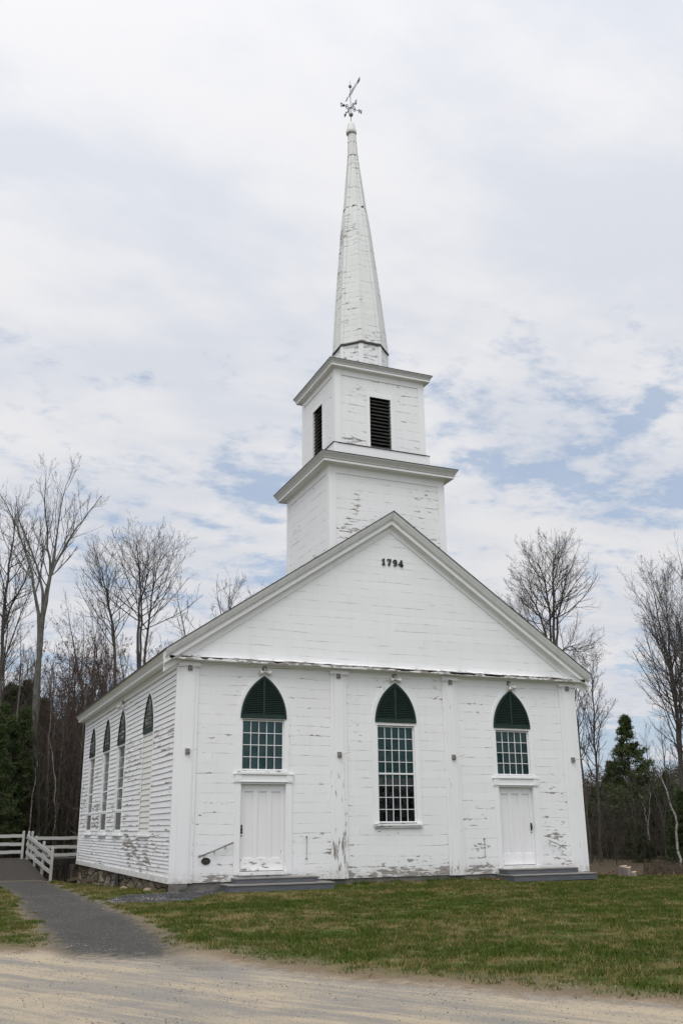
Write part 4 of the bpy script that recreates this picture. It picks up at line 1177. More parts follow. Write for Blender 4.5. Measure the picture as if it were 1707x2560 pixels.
for ch, (ex, ey) in (('N', N_), ('S', S_), ('E', E_), ('W', W_)):
    dx, dy = ex - VX_, ey - VY_; ln_ = math.hypot(dx, dy); dx /= ln_; dy /= ln_
    sg = 1 if dx > 0 else -1
    def mpl(u_, v_, w_, dx=dx, dy=dy, ex=ex, ey=ey, sg=sg):
        o_ = (u_ - .06) * sg
        return (ex + dx * o_ - dy * v_, ey + dy * o_ + dx * v_, zc - .085 + w_)
    b = MB(mpl)
    for poly in LET[ch]: b.prism([(p_[0] * .17, p_[1] * .17) for p_ in poly], -.010, .010)
    tag(part(b, 'letter', 'vaneiron', vane), 'letter ' + ch)
# arrow
za = 26.80
hd = Vector((5.868, 2.20, za)); tl_ = Vector((5.900, 0.93, za)); dr = (tl_ - hd).normalized()
b = MB()
b.tube([hd + dr * .05, tl_ - dr * .1], .010, 6)
b.tube([hd + dr * .3 + Vector((0, 0, .05)), tl_ - dr * .3 + Vector((0, 0, .075))], .006, 5)
b.tube([hd + dr * .3 - Vector((0, 0, .05)), tl_ - dr * .25 - Vector((0, 0, .075))], .006, 5)
def mpa(u_, v_, w_): q_ = hd + dr * u_; return (q_.x + v_, q_.y, za + w_)
b2 = MB(mpa); b2.prism([(0, 0), (.16, .075), (.11, 0), (.16, -.075)], -.005, .005)
L_ = (tl_ - hd).length
b2.prism([(L_ - .26, .02), (L_ - .18, .085), (L_ - .12, .06), (L_ - .06, .10), (L_, .05), (L_ - .03, 0), (L_, -.05), (L_ - .06, -.10), (L_ - .12, -.06), (L_ - .18, -.085), (L_ - .26, -.02)], -.005, .005)
for s_ in (-1, 1):
    b2.tube([(.42, 0, s_ * .02), (.52, 0, s_ * .10), (.62, 0, s_ * .10), (.72, 0, s_ * .04)], .006, 5)
b.add(b2.V, b2.F)
part(b, 'arrow', 'vaneiron', vane)

# ------------------------------------------------------------------ small things fixed on the church
def wp(x_, y_, z_):
    return (x_ + SKEW * y_, y_, z_ + SX * x_)
def floodlight(pos, face, label, single=False):
    root = empty('floodlight', wp(*pos), label, 'floodlight', 'twin floodlights above the windows')
    x0, y0, z0 = pos
    mp = (lambda u_, v_, w_: (x0 + u_, y0 + v_, z0 + w_)) if face == 'front' else (lambda u_, v_, w_: (x0 + v_, y0 - u_, z0 + w_))
    b = MB(mp, face != 'front'); b.box(-.05, .05, -.05, 0, 0.0, .10); b.box(-.065, .065, -.02, 0, -.015, .115)
    adopt(b.build('junction_box', M['boxgrey'], None, church=True, bevel=.004), root)
    b = MB(mp); b.tube([(0, -.04, .03), (0, -.08, -.02), (0, -.08, -.06)], .022, 8)
    adopt(b.build('bracket', M['lampwhite'], None, church=True), root)
    for s_ in (-1, 1):
        b = MB(mp)
        a = Vector((s_ * .015, -.08, -.06)); dd_ = Vector((s_ * .85, -.35, -.22)) if not (single and s_ < 0) else Vector((-.25, -.6, -.75))
        dd_.normalize()
        b.tube([a, a + dd_ * .03, a + dd_ * .075, a + dd_ * .125, a + dd_ * .15], [.022, .034, .040, .062, .064], 14)
        b.tube([a + dd_ * .145, a + dd_ * .152], [.055, .03], 12)
        adopt(b.build('lamp_head', M['lampwhite'], None, church=True, smooth=True), root)
floodlight((2.32, 0.0, 5.25), 'front', 'white twin floodlight above the left door window')
floodlight((6.155, 0.0, 5.25), 'front', 'white twin floodlight above the tall middle window')
floodlight((9.92, 0.0, 5.22), 'front', 'white twin floodlight above the right door window', True)
floodlight((-0.05, 7.55, 5.13), 'side', 'white twin floodlight on the left side wall of the church')

def bracket(x_, z_, label, up_=.0):
    root = empty('rod_bracket', wp(x_, -.062, z_), label, 'wall bracket', 'grey brackets with pale rods on the pilasters')
    b = MB(); b.box(x_ - .06, x_ + .06, -.085, -.062, z_ - .07, z_ + .07); b.box(x_ - .045, x_ - .015, -.12, -.085, z_ - .055, z_ + .06)
    b.box(x_ + .01, x_ + .04, -.135, -.085, z_ - .035, z_ + .045); b.box(x_ - .03, x_ + .03, -.11, -.085, z_ - .065, z_ - .04)
    adopt(b.build('bracket_plate', M['boxgrey'], None, church=True), root)
    b = MB(); b.tube([(x_ + .01, -.11, z_ - .01), (x_ + .16, -.42, z_ + .045)], [.009, .007], 6)
    b.lathe(x_ + .16, -.42, [(.002, z_ + .035), (.012, z_ + .045), (.002, z_ + .056)], 8)
    adopt(b.build('rod', M['rod'], None, church=True), root)
for x_, nm in ((.29, 'far left'), (4.43, 'second'), (7.91, 'third'), (11.94, 'far right')):
    bracket(x_, 5.20, 'grey bracket with pale rod at the top of the %s pilaster' % nm)
    bracket(x_ + .01, 3.10, 'grey bracket with pale rod halfway up the %s pilaster' % nm)

def rail(pts, label, r_=.019, feet=()):
    root = empty('handrail', wp(*pts[0]), label, 'handrail')
    b = MB(); b.tube(pts, r_, 10); adopt(b.build('rail', M['pipe'], None, church=True, smooth=True), root)
    for f_ in feet:
        b = MB(); b.tube([f_, (f_[0], f_[1] + .03, f_[2] - .05), (f_[0], -.002, f_[2] - .05)], .008, 6)
        b.lathe(f_[0], -.006, [(.02, f_[2] - .055), (.02, f_[2] - .045)], 8)
        adopt(b.build('rail_bracket', M['pipe'], None, church=True), root)
rail([(.66, -.09, .585), (1.54, -.09, .915)], 'grey pipe handrail sloping on the wall left of the left door', feet=[(.82, -.09, .64), (1.08, -.09, .74), (1.36, -.09, .845)])
rail([(10.86, -.08, .87), (11.37, -.08, .67)], 'short thin handrail sloping on the wall right of the right door', .010, feet=[(10.95, -.08, .83), (11.28, -.08, .70)])
b = MB(); b.tube([(10.88, -.085, .84), (11.36, -.085, .65)], .007, 6)

# oval date plaque
pq = empty('date_plaque', wp(.875, 0, .49), 'small black oval plaque reading 1794 below the left handrail', 'sign')
b = MB(); n = 32
b.prism([(.875 + .115 * math.cos(2 * math.pi * k / n), .49 + .083 * math.sin(2 * math.pi * k / n)) for k in range(n)], -.018, 0)
adopt(b.build('plaque_plate', M['iron'], None, church=True), pq)
inn = [(.875 + .100 * math.cos(2 * math.pi * k / n), .49 + .069 * math.sin(2 * math.pi * k / n)) for k in range(n)]
out_ = [(.875 + .106 * math.cos(2 * math.pi * k / n), .49 + .075 * math.sin(2 * math.pi * k / n)) for k in range(n)]
M['plaqueletter'] = plain('dull_bronze_lettering', (0.09, 0.07, 0.05), (0.14, 0.11, 0.08), 8, .5)
b = MB(); b.band(inn, out_, -.021, -.018, True)
for k, ch in enumerate('1794'):
    for poly in DIG[ch]: b.prism([(.805 + k * .036 + p_[0] * .042, .468 + p_[1] * .045) for p_ in poly], -.021, -.018)
adopt(b.build('lettering', M['plaqueletter'], None, church=True), pq)

# thin rod scratches / arced rub marks: the swinging door stops
for x_, zt_, zb1, lab in ((3.52, 1.03, .50, 'thin hanging door hook right of the left door'), (8.80, .92, .46, 'thin hanging door hook left of the right door')):
    root = empty('door_hook', wp(x_, -.01, zt_), lab, 'hook')
    b = MB(); b.lathe(x_, -.015, [(.02, zt_ - .02), (.024, zt_), (.02, zt_ + .02)], 10); b.tube([(x_, -.025, zt_), (x_ - .005, -.02, zb1)], .006, 6)
    b.tube([(x_ - .04, -.02, zb1 + .005), (x_ + .03, -.02, zb1)], .008, 6)
    adopt(b.build('hook_rod', M['pipe'], None, church=True), root)

# door steps
def steps(x0, x1, ux0_, ux1_, y0, zl, zu, label):
    root = empty('wooden_steps', ((x0 + x1) / 2, 0, zl - .15), label, 'steps', 'grey wooden door steps')
    b = MB(); b.box(x0 + .02, x1 - .02, y0 + .02, -.05, zl - .165, zl - .022); adopt(b.build('lower_riser', M['slate'], None), root)
    b = MB()
    nb = 5; yy = np.linspace(y0, -.06, nb + 1)
    for k in range(nb): b.box(x0, x1, yy[k], yy[k + 1] - .006, zl - .022, zl + .002 * (k % 2))
    adopt(b.build('lower_tread', M['tread'], None), root)
    b = MB(); b.box(ux0_ + .02, ux1_ - .02, y0 * .56 + .02, -.055, zl + .004, zu - .022); adopt(b.build('upper_riser', M['slate'], None), root)
    b = MB(); yy = np.linspace(y0 * .56, -.06, 4)
    for k in range(3): b.box(ux0_, ux1_, yy[k], yy[k + 1] - .006, zu - .022, zu + .002 * (k % 2))
    adopt(b.build('upper_tread', M['tread'], None), root)
steps(1.22, 3.95, 1.50, 3.66, -.86, -.042, .088, 'low grey two tread wooden step below the left door')
steps(9.10, 11.84, 9.18, 11.52, -.93, -.032, .10, 'low grey two tread wooden step below the right door')

M['loosestone'] = plain('tan_fieldstone', (0.16, 0.12, 0.08), (0.33, 0.27, 0.19), 9, .9)
# loose stones at the foot of the side wall
for k, (x_, y_, s_, lab) in enumerate(((-.28, 1.1, .17, 'small tan stone by the front left corner of foundation'), (-.42, 3.4, .15, 'flat tan stone lying along the side foundation'))):
    b = MB(); rr_ = random.Random(k)
    prof = [(.02, -.06), (.8, -.03), (1.0, .03), (.75, .085), (.3, .11), (.02, .115)]
    z0 = float(HG(x_, y_))
    for r_, zz in prof:
        for q in range(12):
            a = q * math.pi / 6; j = 1 + .18 * math.sin(a * 2 + k) + rr_.uniform(-.06, .06)
            b.V.append((x_ + math.cos(a) * r_ * s_ * .7 * j, y_ + math.sin(a) * r_ * s_ * 1.5 * j, z0 + zz * .8))
    for i in range(5):
        for q in range(12): b.F.append((i * 12 + q, i * 12 + (q + 1) % 12, (i + 1) * 12 + (q + 1) % 12, (i + 1) * 12 + q))
    tag(b.build('loose_stone', M['loosestone'], None, smooth=True), lab, 'stone')

# ------------------------------------------------------------------ ramp with white rails
ramp = empty('wooden_ramp', (-2.4, 11.7, -.4), 'weathered wooden ramp with dark boards leading up to a landing', 'ramp')
def rz(y_): return -0.40 + (min(y_, 18.0) - 11.7) / 6.3 * .55 if y_ > 11.7 else -0.40
b = MB(); y_ = 11.7
while y_ < 20.5:
    z_ = rz(y_); z2 = rz(y_ + .13)
    xr = -1.40 if y_ < 18 else 0.6
    b.add([(-3.9, y_, z_), (xr, y_, z_), (xr, y_ + .13, z2), (-3.9, y_ + .13, z2), (-3.9, y_, z_ - .04), (xr, y_, z_ - .04), (xr, y_ + .13, z2 - .04), (-3.9, y_ + .13, z2 - .04)],
          [(0, 1, 2, 3), (0, 4, 5, 1), (1, 5, 6, 2), (2, 6, 7, 3)])
    y_ += .142
adopt(b.build('deck_boards', M['deck'], None), ramp)
b = MB()
b.bar((-1.42, 11.8, rz(11.8) - .13), (-1.42, 18.0, rz(18) - .13), .05, .17); b.bar((-1.4, 18.02, .03), (2.6, 18.02, .03), .05, .18)
b.box(-3.9, 2.6, 18.1, 20.4, .06, .10)
for x_, yq in ((.10, 18.0), (2.5, 18.0), (-1.42, 18.0), (-1.42, 15)): b.box(x_ - .06, x_ + .06, yq - .06, yq + .06, -1.2, rz(yq) - .05)
b.bar((-.95, 17.8, -.72), (.10, 18.0, .0), .05, .12)
adopt(b.build('ramp_frame', M['deckside'], None), ramp)
def railing(pts, label, heights, th=.028, bh=.125, posts=True, top=True, cap_=True, zbase=None):
    root = empty('ramp_railing', pts[0], label, 'railing', 'white board railings of the ramp')
    for k, p_ in enumerate(pts):
        b = MB(); b.box(p_[0] - .045, p_[0] + .045, p_[1] - .045, p_[1] + .045, p_[2] - .12, p_[2] + 1.06)
        b.add([(p_[0] - .045, p_[1] - .045, p_[2] + 1.06), (p_[0] + .045, p_[1] - .045, p_[2] + 1.06), (p_[0] + .045, p_[1] + .045, p_[2] + 1.06), (p_[0] - .045, p_[1] + .045, p_[2] + 1.06), (p_[0], p_[1], p_[2] + 1.085)], [(0, 1, 4), (1, 2, 4), (2, 3, 4), (3, 0, 4)])
        adopt(b.build('post', M['fence'], None, bevel=.006), root)
    a, e = Vector(pts[0]), Vector(pts[-1])
    dr_ = (e - a).normalized(); sdv = Vector((-dr_.y, dr_.x, 0)).normalized()
    for h_ in heights:
        b = MB()
        off = sdv * (.062 if abs(dr_.x) < abs(dr_.y) else -.062)
        n_ = 8
        for k in range(n_):
            p0, p1 = a.lerp(e, k / n_) + off, a.lerp(e, (k + 1) / n_) + off
            w0 = .006 * math.sin(k * 2.1 + h_ * 9)
            b.bar(p0 + Vector((0, 0, h_ + w0)), p1 + Vector((0, 0, h_ + w0)), th, bh)
        adopt(b.build('rail_board', M['fence'], None, peel=.02), root)
    if cap_:
        b = MB(); b.bar(a + Vector((0, 0, 1.0)) + sdv * .02, e + Vector((0, 0, 1.0)) + sdv * .02, .12, .028)
        adopt(b.build('top_board', M['fence'], None), root)
    return root
P0 = (-1.27, 11.85, rz(11.85)); P3 = (-1.46, 17.9, rz(17.9))
pts = [tuple(P0[i] + (P3[i] - P0[i]) * t_ for i in range(3)) for t_ in (0, .33, .66, 1)]
rr0 = railing(pts, 'white board railing sloping down beside the ramp', (.88, .58, .28), cap_=False)
b = MB(); b.tube([(P0[0] - .14, P0[1] + .05, P0[2] + .82), (P3[0] - .14, P3[1], P3[2] + .84)], .018, 8)
adopt(b.build('grab_pipe', M['darkpipe'], None), rr0)
b = MB()
for t_ in (.1, .45, .8):
    q_ = [P0[i] + (P3[i] - P0[i]) * t_ for i in range(3)]
    b.tube([(q_[0] - .14, q_[1], q_[2] + .82), (q_[0] - .13, q_[1], q_[2] + .72), (q_[0] - .06, q_[1], q_[2] + .72)], .007, 6)
adopt(b.build('pipe_bracket', M['darkpipe'], None), rr0)
railing([(-1.62, 18.35, .15), (-3.6, 18.35, .15), (-5.6, 18.35, .15)], 'white board railing along the back of the ramp landing', (.88, .57, .27), cap_=False)
railing([(-1.30, 18.15, .13), (.8, 18.15, .13), (2.6, 18.15, .13)], 'white board railing joining the ramp to rear of church', (.80, .46, .16, -.16), cap_=False)

# ------------------------------------------------------------------ tree growing
def unit(a): return a / np.maximum(np.linalg.norm(a, axis=-1, keepdims=True), 1e-9)
def kids(P, Rd, k, t0, t1, ang, lenf, npts, up, wig, rng, rfac=.62, rend=.35, taperlen=.55, angj=.22, minr=.004):
    B, m_, _ = P.shape
    t = (np.arange(k)[None, :] + rng.uniform(0.1, .9, (B, k))) / k * (t1 - t0) + t0
    f = t * (m_ - 1); i0 = np.minimum(f.astype(int), m_ - 2); fr = (f - i0)[..., None]
    bi = np.arange(B)[:, None]
    pos = P[bi, i0] * (1 - fr) + P[bi, i0 + 1] * fr
    dr_ = unit(P[bi, i0 + 1] - P[bi, i0])
    rad = Rd[bi, i0] * (1 - fr[..., 0]) + Rd[bi, i0 + 1] * fr[..., 0]
    Lp = np.linalg.norm(np.diff(P, axis=1), axis=2).sum(1)[:, None]
    ln_ = Lp * lenf * (1 - taperlen * (t - t0) / max(t1 - t0, 1e-6)) * rng.uniform(.65, 1.25, (B, k))
    ref = np.where(np.abs(dr_[..., 2:3]) < .9, np.array([0, 0, 1.0]), np.array([1.0, 0, 0]))
    s1 = unit(np.cross(dr_, ref)); s2 = np.cross(dr_, s1)
    az = np.arange(k)[None, :] * 2.4 + rng.uniform(0, 6.28, (B, 1)) + rng.normal(0, .5, (B, k))
    perp = s1 * np.cos(az)[..., None] + s2 * np.sin(az)[..., None]
    an = (ang + rng.normal(0, angj, (B, k)))[..., None]
    dcur = unit(dr_ * np.cos(an) + perp * np.sin(an))
    out = np.zeros((B, k, npts, 3)); out[:, :, 0] = pos
    stp = (ln_ / (npts - 1))[..., None]
    for q in range(1, npts):
        dcur = unit(dcur + np.array([0, 0, up]) + rng.normal(0, wig, dcur.shape))
        pos = pos + dcur * stp; out[:, :, q] = pos
    r0 = np.maximum(np.minimum(rad * rfac, ln_ * .035 + .004), minr)
    rr = r0[..., None] * np.linspace(1, rend, npts)[None, None, :]
    return out.reshape(B * k, npts, 3), np.maximum(rr.reshape(B * k, npts), minr * .7)
def tubes(P, Rd, n):
    B, m_, _ = P.shape
    T = np.zeros_like(P); T[:, 1:-1] = P[:, 2:] - P[:, :-2]; T[:, 0] = P[:, 1] - P[:, 0]; T[:, -1] = P[:, -1] - P[:, -2]
    T = unit(T)
    ref = np.where(np.abs(T[:, :1, 2:3]) < .8, np.array([0, 0, 1.0]), np.array([1.0, 0, 0]))
    s1 = unit(np.cross(T, np.broadcast_to(ref, T.shape))); s2 = np.cross(T, s1)
    a = np.arange(n) * 2 * np.pi / n
    ring = P[:, :, None] + (s1[:, :, None] * np.cos(a)[:, None] + s2[:, :, None] * np.sin(a)[:, None]) * Rd[:, :, None, None]
    V = ring.reshape(-1, 3)
    base = (np.arange(B)[:, None, None] * m_ + np.arange(m_ - 1)[None, :, None]) * n
    k = np.arange(n)[None, None, :]; k2 = (k + 1) % n
    F = np.stack([base + k, base + k2, base + n + k2, base + n + k], -1).reshape(-1, 4)
    return V, F
def join(parts):
    V = []; F = []; o_ = 0
    for v_, f_ in parts:
        V.append(v_); F.append(f_ + o_); o_ += len(v_)
    return np.concatenate(V), F
def spline(pts, n):
    pts = np.array(pts, float); t = np.linspace(0, 1, len(pts)); q = np.linspace(0, 1, n)
    s = np.stack([np.interp(q, t, pts[:, i]) for i in range(pts.shape[1])], -1)
    for _ in range(2): s[1:-1] = (s[:-2] + 2 * s[1:-1] + s[2:]) / 4
    return s
def bare_tree(seed, stems, slim=False, k1=12, k2=7, k3=5, k4=3, ang=.75, up=.10, len1=.34, t0=.3, twigr=.005, l2=.42, l3=.5, wig=.065, buds=0):
    """stems: list of [(x, y, z, r), ...] relative to the base. returns trunk and crown geometry"""
    rng = np.random.default_rng(seed)
    S = np.stack([spline(s_, 18) for s_ in stems])
    P0_, R0 = S[..., :3], S[..., 3]
    P0_ = P0_ + rng.normal(0, .03, P0_.shape) * np.array([1, 1, 0]) * (np.arange(18) > 0)[None, :, None]
    P1, R1 = kids(P0_, R0, k1, t0, .97, ang, len1, 9, up, wig, rng, rfac=.5, taperlen=.6)
    P2, R2 = kids(P1, R1, k2, .15, .97, .65, l2, 6, up * 1.1, wig * 1.2, rng, rfac=.6)
    P3, R3 = kids(P2, R2, k3, .12, .97, .6, l3, 4, up, wig * 1.4, rng, minr=twigr)
    tr = join([tubes(P0_, R0, 9)] + ([] if slim else [tubes(P1, R1, 5)]))
    cr = [tubes(P2, R2, 4), tubes(P3, R3, 3)] + ([tubes(P1, R1 * .6, 4)] if slim else [])
    if k4:
        P4, R4 = kids(P3, R3, k4, .2, .95, .55, .55, 3, up, wig * 1.5, rng, minr=twigr * .8)
        cr.append(tubes(P4, R4, 3))
    else: P4 = P3
    # upper stem ends get their own twigs
    Pt, Rt = kids(P0_, R0, k1, .55, 1.0, .5, .13, 4, up, wig, rng, rfac=.35, minr=twigr)
    cr.append(tubes(Pt, Rt, 3))
    Pu, Ru = kids(Pt, Rt, 4, .2, .95, .5, .5, 3, up, wig, rng, minr=twigr * .8); cr.append(tubes(Pu, Ru, 3))
    bud = None
    if buds:
        tips = np.concatenate([P3[:, -1], P4[:, -1]]); tips = tips[rng.random(len(tips)) < buds]
        n = len(tips)
        d1 = rng.normal(0, .030, (n, 3, 3)) * 1.0
        V = (tips[:, None] + d1).reshape(-1, 3); bud = (V, np.arange(3 * n).reshape(-1, 3))
    return tr, join(cr), bud
def make_tree(name, base, geo, mt, mc, label, cat='tree', group=None, budm='redtwig'):
    tr, cr, bud = geo
    root = bpy.data.objects.new(name, None); COL.objects.link(root); root.location = base
    tag(root, label, cat, group)
    raw_mesh('trunk', tr[0], tr[1], M[mt], root, smooth=True)
    raw_mesh('crown', cr[0], cr[1], M[mc], root)
    if bud is not None: raw_mesh('buds', bud[0], bud[1], M[budm], root)
    return root
def copy_tree(src, loc, rotz, sc, label, group, tilt=0.0):
    r_ = src.copy(); COL.objects.link(r_); r_.location = loc; r_.rotation_euler = (tilt, 0, rotz); r_.scale = (sc, sc, sc)
    r_['label'] = label; r_['group'] = group; r_['category'] = 'tree'
    for ch in src.children:
        c_ = ch.copy(); COL.objects.link(c_); c_.parent = r_
    return r_
def stem_px(pts, Yd, base):
    """stem through photo pixels at depth Yd: (px, py, radius[, dy])"""
    o_ = []
    for p_ in pts:
        q = at(p_[0], p_[1], Yd + (p_[3] if len(p_) > 3 else 0)); o_.append((q[0] - base[0], q[1] - base[1], q[2] - base[2], p_[2] * .52))
    return o_
def ground_base(px, Yd):
    q = at(px, 2100, Yd); z_ = float(H(q[0], Yd)); return (q[0], Yd, z_ - .1)

# -- the tall forked tree at the left
Yd = 27.0; bs = ground_base(62, Yd)
tr_ = [(62, 2110, .33), (85, 1850, .28), (96, 1680, .235), (104, 1560, .21)]
st = [tr_ + [(118, 1480, .17), (128, 1430, .15), (160, 1370, .09), (176, 1340, .08), (200, 1310, .065), (225, 1280, .045), (252, 1240, .02)],
      tr_ + [(118, 1480, .15), (130, 1420, .12), (118, 1360, .085), (113, 1280, .07), (113, 1220, .04), (118, 1165, .012)],
      tr_ + [(120, 1470, .14), (132, 1415, .11), (146, 1340, .075), (150, 1270, .055), (165, 1210, .03), (188, 1165, .012)],
      tr_ + [(85, 1470, .13), (80, 1430, .12), (60, 1350, .08), (30, 1290, .055), (5, 1240, .03)],
      tr_ + [(112, 1490, .15), (100, 1430, .08), (75, 1370, .07), (62, 1340, .06), (45, 1290, .04), (40, 1240, .015)]]
geo = bare_tree(11, [stem_px(s_, Yd, bs) for s_ in st], k1=8, k2=6, k3=5, k4=2, len1=.17, t0=.46, up=.13, ang=.55, twigr=.0045, l2=.45, l3=.5, wig=.05)
make_tree('forked_tree', bs, geo, 'bark2', 'twigp', 'tallest bare tree at left with trunk forking high into upswept limbs')
# -- far left dense tree
Yd = 30.0; bs = ground_base(-8, Yd)
st = [[(-8, 2110, .26), (2, 1800, .22), (5, 1600, .18), (14, 1500, .15), (26, 1400, .10), (36, 1320, .06), (42, 1250, .02)],
      [(-8, 2110, .26), (2, 1800, .22), (5, 1600, .15), (22, 1520, .10), (60, 1460, .06), (80, 1400, .03)]]
geo = bare_tree(12, [stem_px(s_, Yd, bs) for s_ in st], k1=16, k2=7, k3=5, k4=2, len1=.20, t0=.4, up=.10, ang=.95)
make_tree('bare_tree', bs, geo, 'bark', 'twig', 'dense bare tree at the far left edge of the photo')
# -- twin trunk tree behind the left roof
Yd = 33.0; bs = ground_base(350, Yd)
st = [[(350, 2090, .24), (346, 1660, .17), (345, 1560, .14), (350, 1500, .11), (351, 1440, .08), (345, 1390, .05), (340, 1355, .015)],
      [(350, 2090, .24), (349, 1660, .15), (354, 1560, .12), (353, 1500, .09), (370, 1440, .07), (372, 1400, .04), (372, 1370, .012)],
      [(356, 2090, .2), (360, 1650, .14), (372, 1570, .12), (378, 1500, .09), (388, 1440, .06), (400, 1390, .03), (405, 1370, .01)]]
geo = bare_tree(13, [stem_px(s_, Yd, bs) for s_ in st], k1=19, k2=6, k3=5, k4=2, len1=.28, t0=.30, up=.085, ang=.95)
make_tree('bare_tree', bs, geo, 'bark', 'twig', 'bare tree with three close grey trunks behind the left eave')
# -- tree left of it, with red maple around its foot
Yd = 31.0; bs = ground_base(292, Yd)
st = [[(292, 2090, .22), (290, 1720, .17), (288, 1620, .15), (282, 1560, .12), (270, 1490, .09), (258, 1450, .06), (250, 1410, .03), (240, 1380, .01)],
      [(292, 2090, .2), (290, 1720, .15), (288, 1620, .12), (284, 1570, .10), (272, 1510, .07), (268, 1460, .05), (266, 1400, .02)]]
geo = bare_tree(14, [stem_px(s_, Yd, bs) for s_ in st], k1=17, k2=6, k3=5, k4=2, len1=.25, t0=.34, up=.09, ang=.9)
make_tree('bare_tree', bs, geo, 'bark', 'twig', 'slender bare tree just left of the three trunked tree')
# -- red budding maples (shared meshes)
def straight(h_, r_, seed, fork=2, lean_=.06):
    rg = np.random.default_rng(seed)
    out = []
    mid = h_ * rg.uniform(.3, .45); b0 = rg.uniform(-1, 1, 2) * h_ * lean_ * .5
    for k in range(fork):
        a = rg.uniform(0, 6.28); d_ = h_ * rg.uniform(.05, .16) * (1 if fork > 1 else .3)
        out.append([(0, 0, 0, r_), (b0[0] * .5, b0[1] * .5, mid * .5, r_ * .85), (b0[0], b0[1], mid, r_ * .7), (b0[0] + math.cos(a) * d_ * .6, b0[1] + math.sin(a) * d_ * .6, mid + (h_ - mid) * .5, r_ * .35), (b0[0] + math.cos(a) * d_, b0[1] + math.sin(a) * d_, h_ * rg.uniform(.88, 1.0), r_ * .06)])
    return out
G1 = 'bare red budding trees in the left wood'
rm = []
specs = [(150, 26, 11.0, 21), (205, 30, 13.2, 22), (245, 28, 11.5, 23)]
for i, (px, Yq, h_, sd0) in enumerate(specs):
    bs = ground_base(px, Yq)
    geo = bare_tree(sd0, straight(h_, .085, sd0, 3), k1=11, k2=7, k3=5, k4=2, len1=.33, t0=.25, up=.07, ang=.8, wig=.14, buds=.5)
    rm.append(make_tree('maple_tree', bs, geo, 'bark', 'redtwig', 'x', 'tree', G1))
RL = 'bare red budding maple in the wood behind the ramp'
for r_ in rm: r_['label'] = RL
rg = random.Random(4)
for px, Yq, s_ in ((110, 33, 1.1), (180, 36, 1.05), (225, 38, 1.15), (270, 35, .95), (310, 37, 1.0), (20, 35, 1.0), (60, 38, .95), (320, 31, .75), (135, 42, 1.1), (420, 44, 1.1), (450, 48, 1.25), (395, 42, .95)):
    q = ground_base(px, Yq); copy_tree(rm[rg.randrange(3)], q, rg.uniform(0, 6.28), s_, RL, G1)
# -- plain bare trees (shared meshes) for the wood
G2 = 'bare trees standing in the woods around the church'
bt = []
for i, (h_, f_, k1_) in enumerate(((15.5, 2, 13), (13.0, 1, 16), (11.5, 3, 10), (14.0, 2, 12))):
    geo = bare_tree(41 + i, straight(h_, .105, 41 + i, f_), k1=k1_, k2=6, k3=5, k4=2, len1=.26, t0=.34, up=.10, ang=.75, wig=.11)
    bt.append((geo, h_))
BL = 'grey bare tree deep in the wood left of the church'
BR = 'grey bare tree in the wood right of the church, behind the nearest ones'
BLS = ['tall bare tree of two stems in the wood left of the church', 'straight one stemmed bare tree in the wood left of the church', 'shorter bare tree of three stems in the wood left of the church', BL]
protos = []
place = [(482, 52, 1.28, 'small bare treetop showing over the left roof slope, left of another'), (565, 50, 1.12, 'bare treetops just above the left roof slope near the tower'), (640, 55, 1.22, 'twig tips poking over the roof slope closest to the tower')]
for i, (px, Yq, s_, lab) in enumerate(place):
    q = ground_base(px, Yq)
    if i < 3:
        s_ = (at(px, (1438, 1455, 1462)[i], Yq)[2] - q[2]) / bt[i][1] * 1.02
        r_ = make_tree('bare_tree', q, bt[i][0], 'bark', 'twig', lab, 'tree', G2); r_.scale = (s_,) * 3; protos.append(r_)
q = ground_base(18, 40); r_ = make_tree('bare_tree', q, bt[3][0], 'bark', 'twig', BL, 'tree', G2); protos.append(r_)
rg = random.Random(9)
for px, Yq, s_ in ((30, 34, 1.0), (150, 36, 1.02), (185, 33, .98), (215, 40, 1.12), (130, 32, .9), (240, 36, 1.0), (265, 42, 1.1), (320, 44, 1.1), (430, 50, 1.08), (410, 44, .98), (85, 34, .95), (48, 46, .95), (100, 50, .9), (160, 46, .82), (215, 52, .9), (250, 45, .8), (-30, 33, 1.0), (-60, 28, 1.05), (330, 50, .85), (300, 58, .95), (128, 58, .95), (35, 24, .62), (155, 23, .55), (190, 26, .6), (110, 22, .58), (75, 40, .9), (10, 54, .95), (185, 62, .9), (235, 66, 1.0), (380, 62, .95)):
    q = ground_base(px, Yq); kp = rg.randrange(4); copy_tree(protos[kp], q, rg.uniform(0, 6.28), s_, BLS[kp], G2, rg.uniform(-.03, .03))
# slim trunks with dark bark in the depth of the left wood
G5 = 'slim dark trunks in the left wood'
TL = 'slim dark trunk in the shade of the wood behind the ramp'
tp = None
for k in range(26):
    px = -40 + k * 11 + rg.uniform(-5, 5); Yq = rg.uniform(22, 40); q = ground_base(px, Yq)
    if tp is None:
        geo = bare_tree(61, straight(11.5, .12, 61, 1), k1=12, k2=4, k3=4, k4=0, len1=.17, t0=.3, up=.04, ang=1.1)
        tp = make_tree('bare_tree', q, geo, 'barkd', 'twigd', TL, 'tree', G5)
    else: copy_tree(tp, q, rg.uniform(0, 6.28), rg.uniform(.65, .95), TL, G5, rg.uniform(-.05, .05))
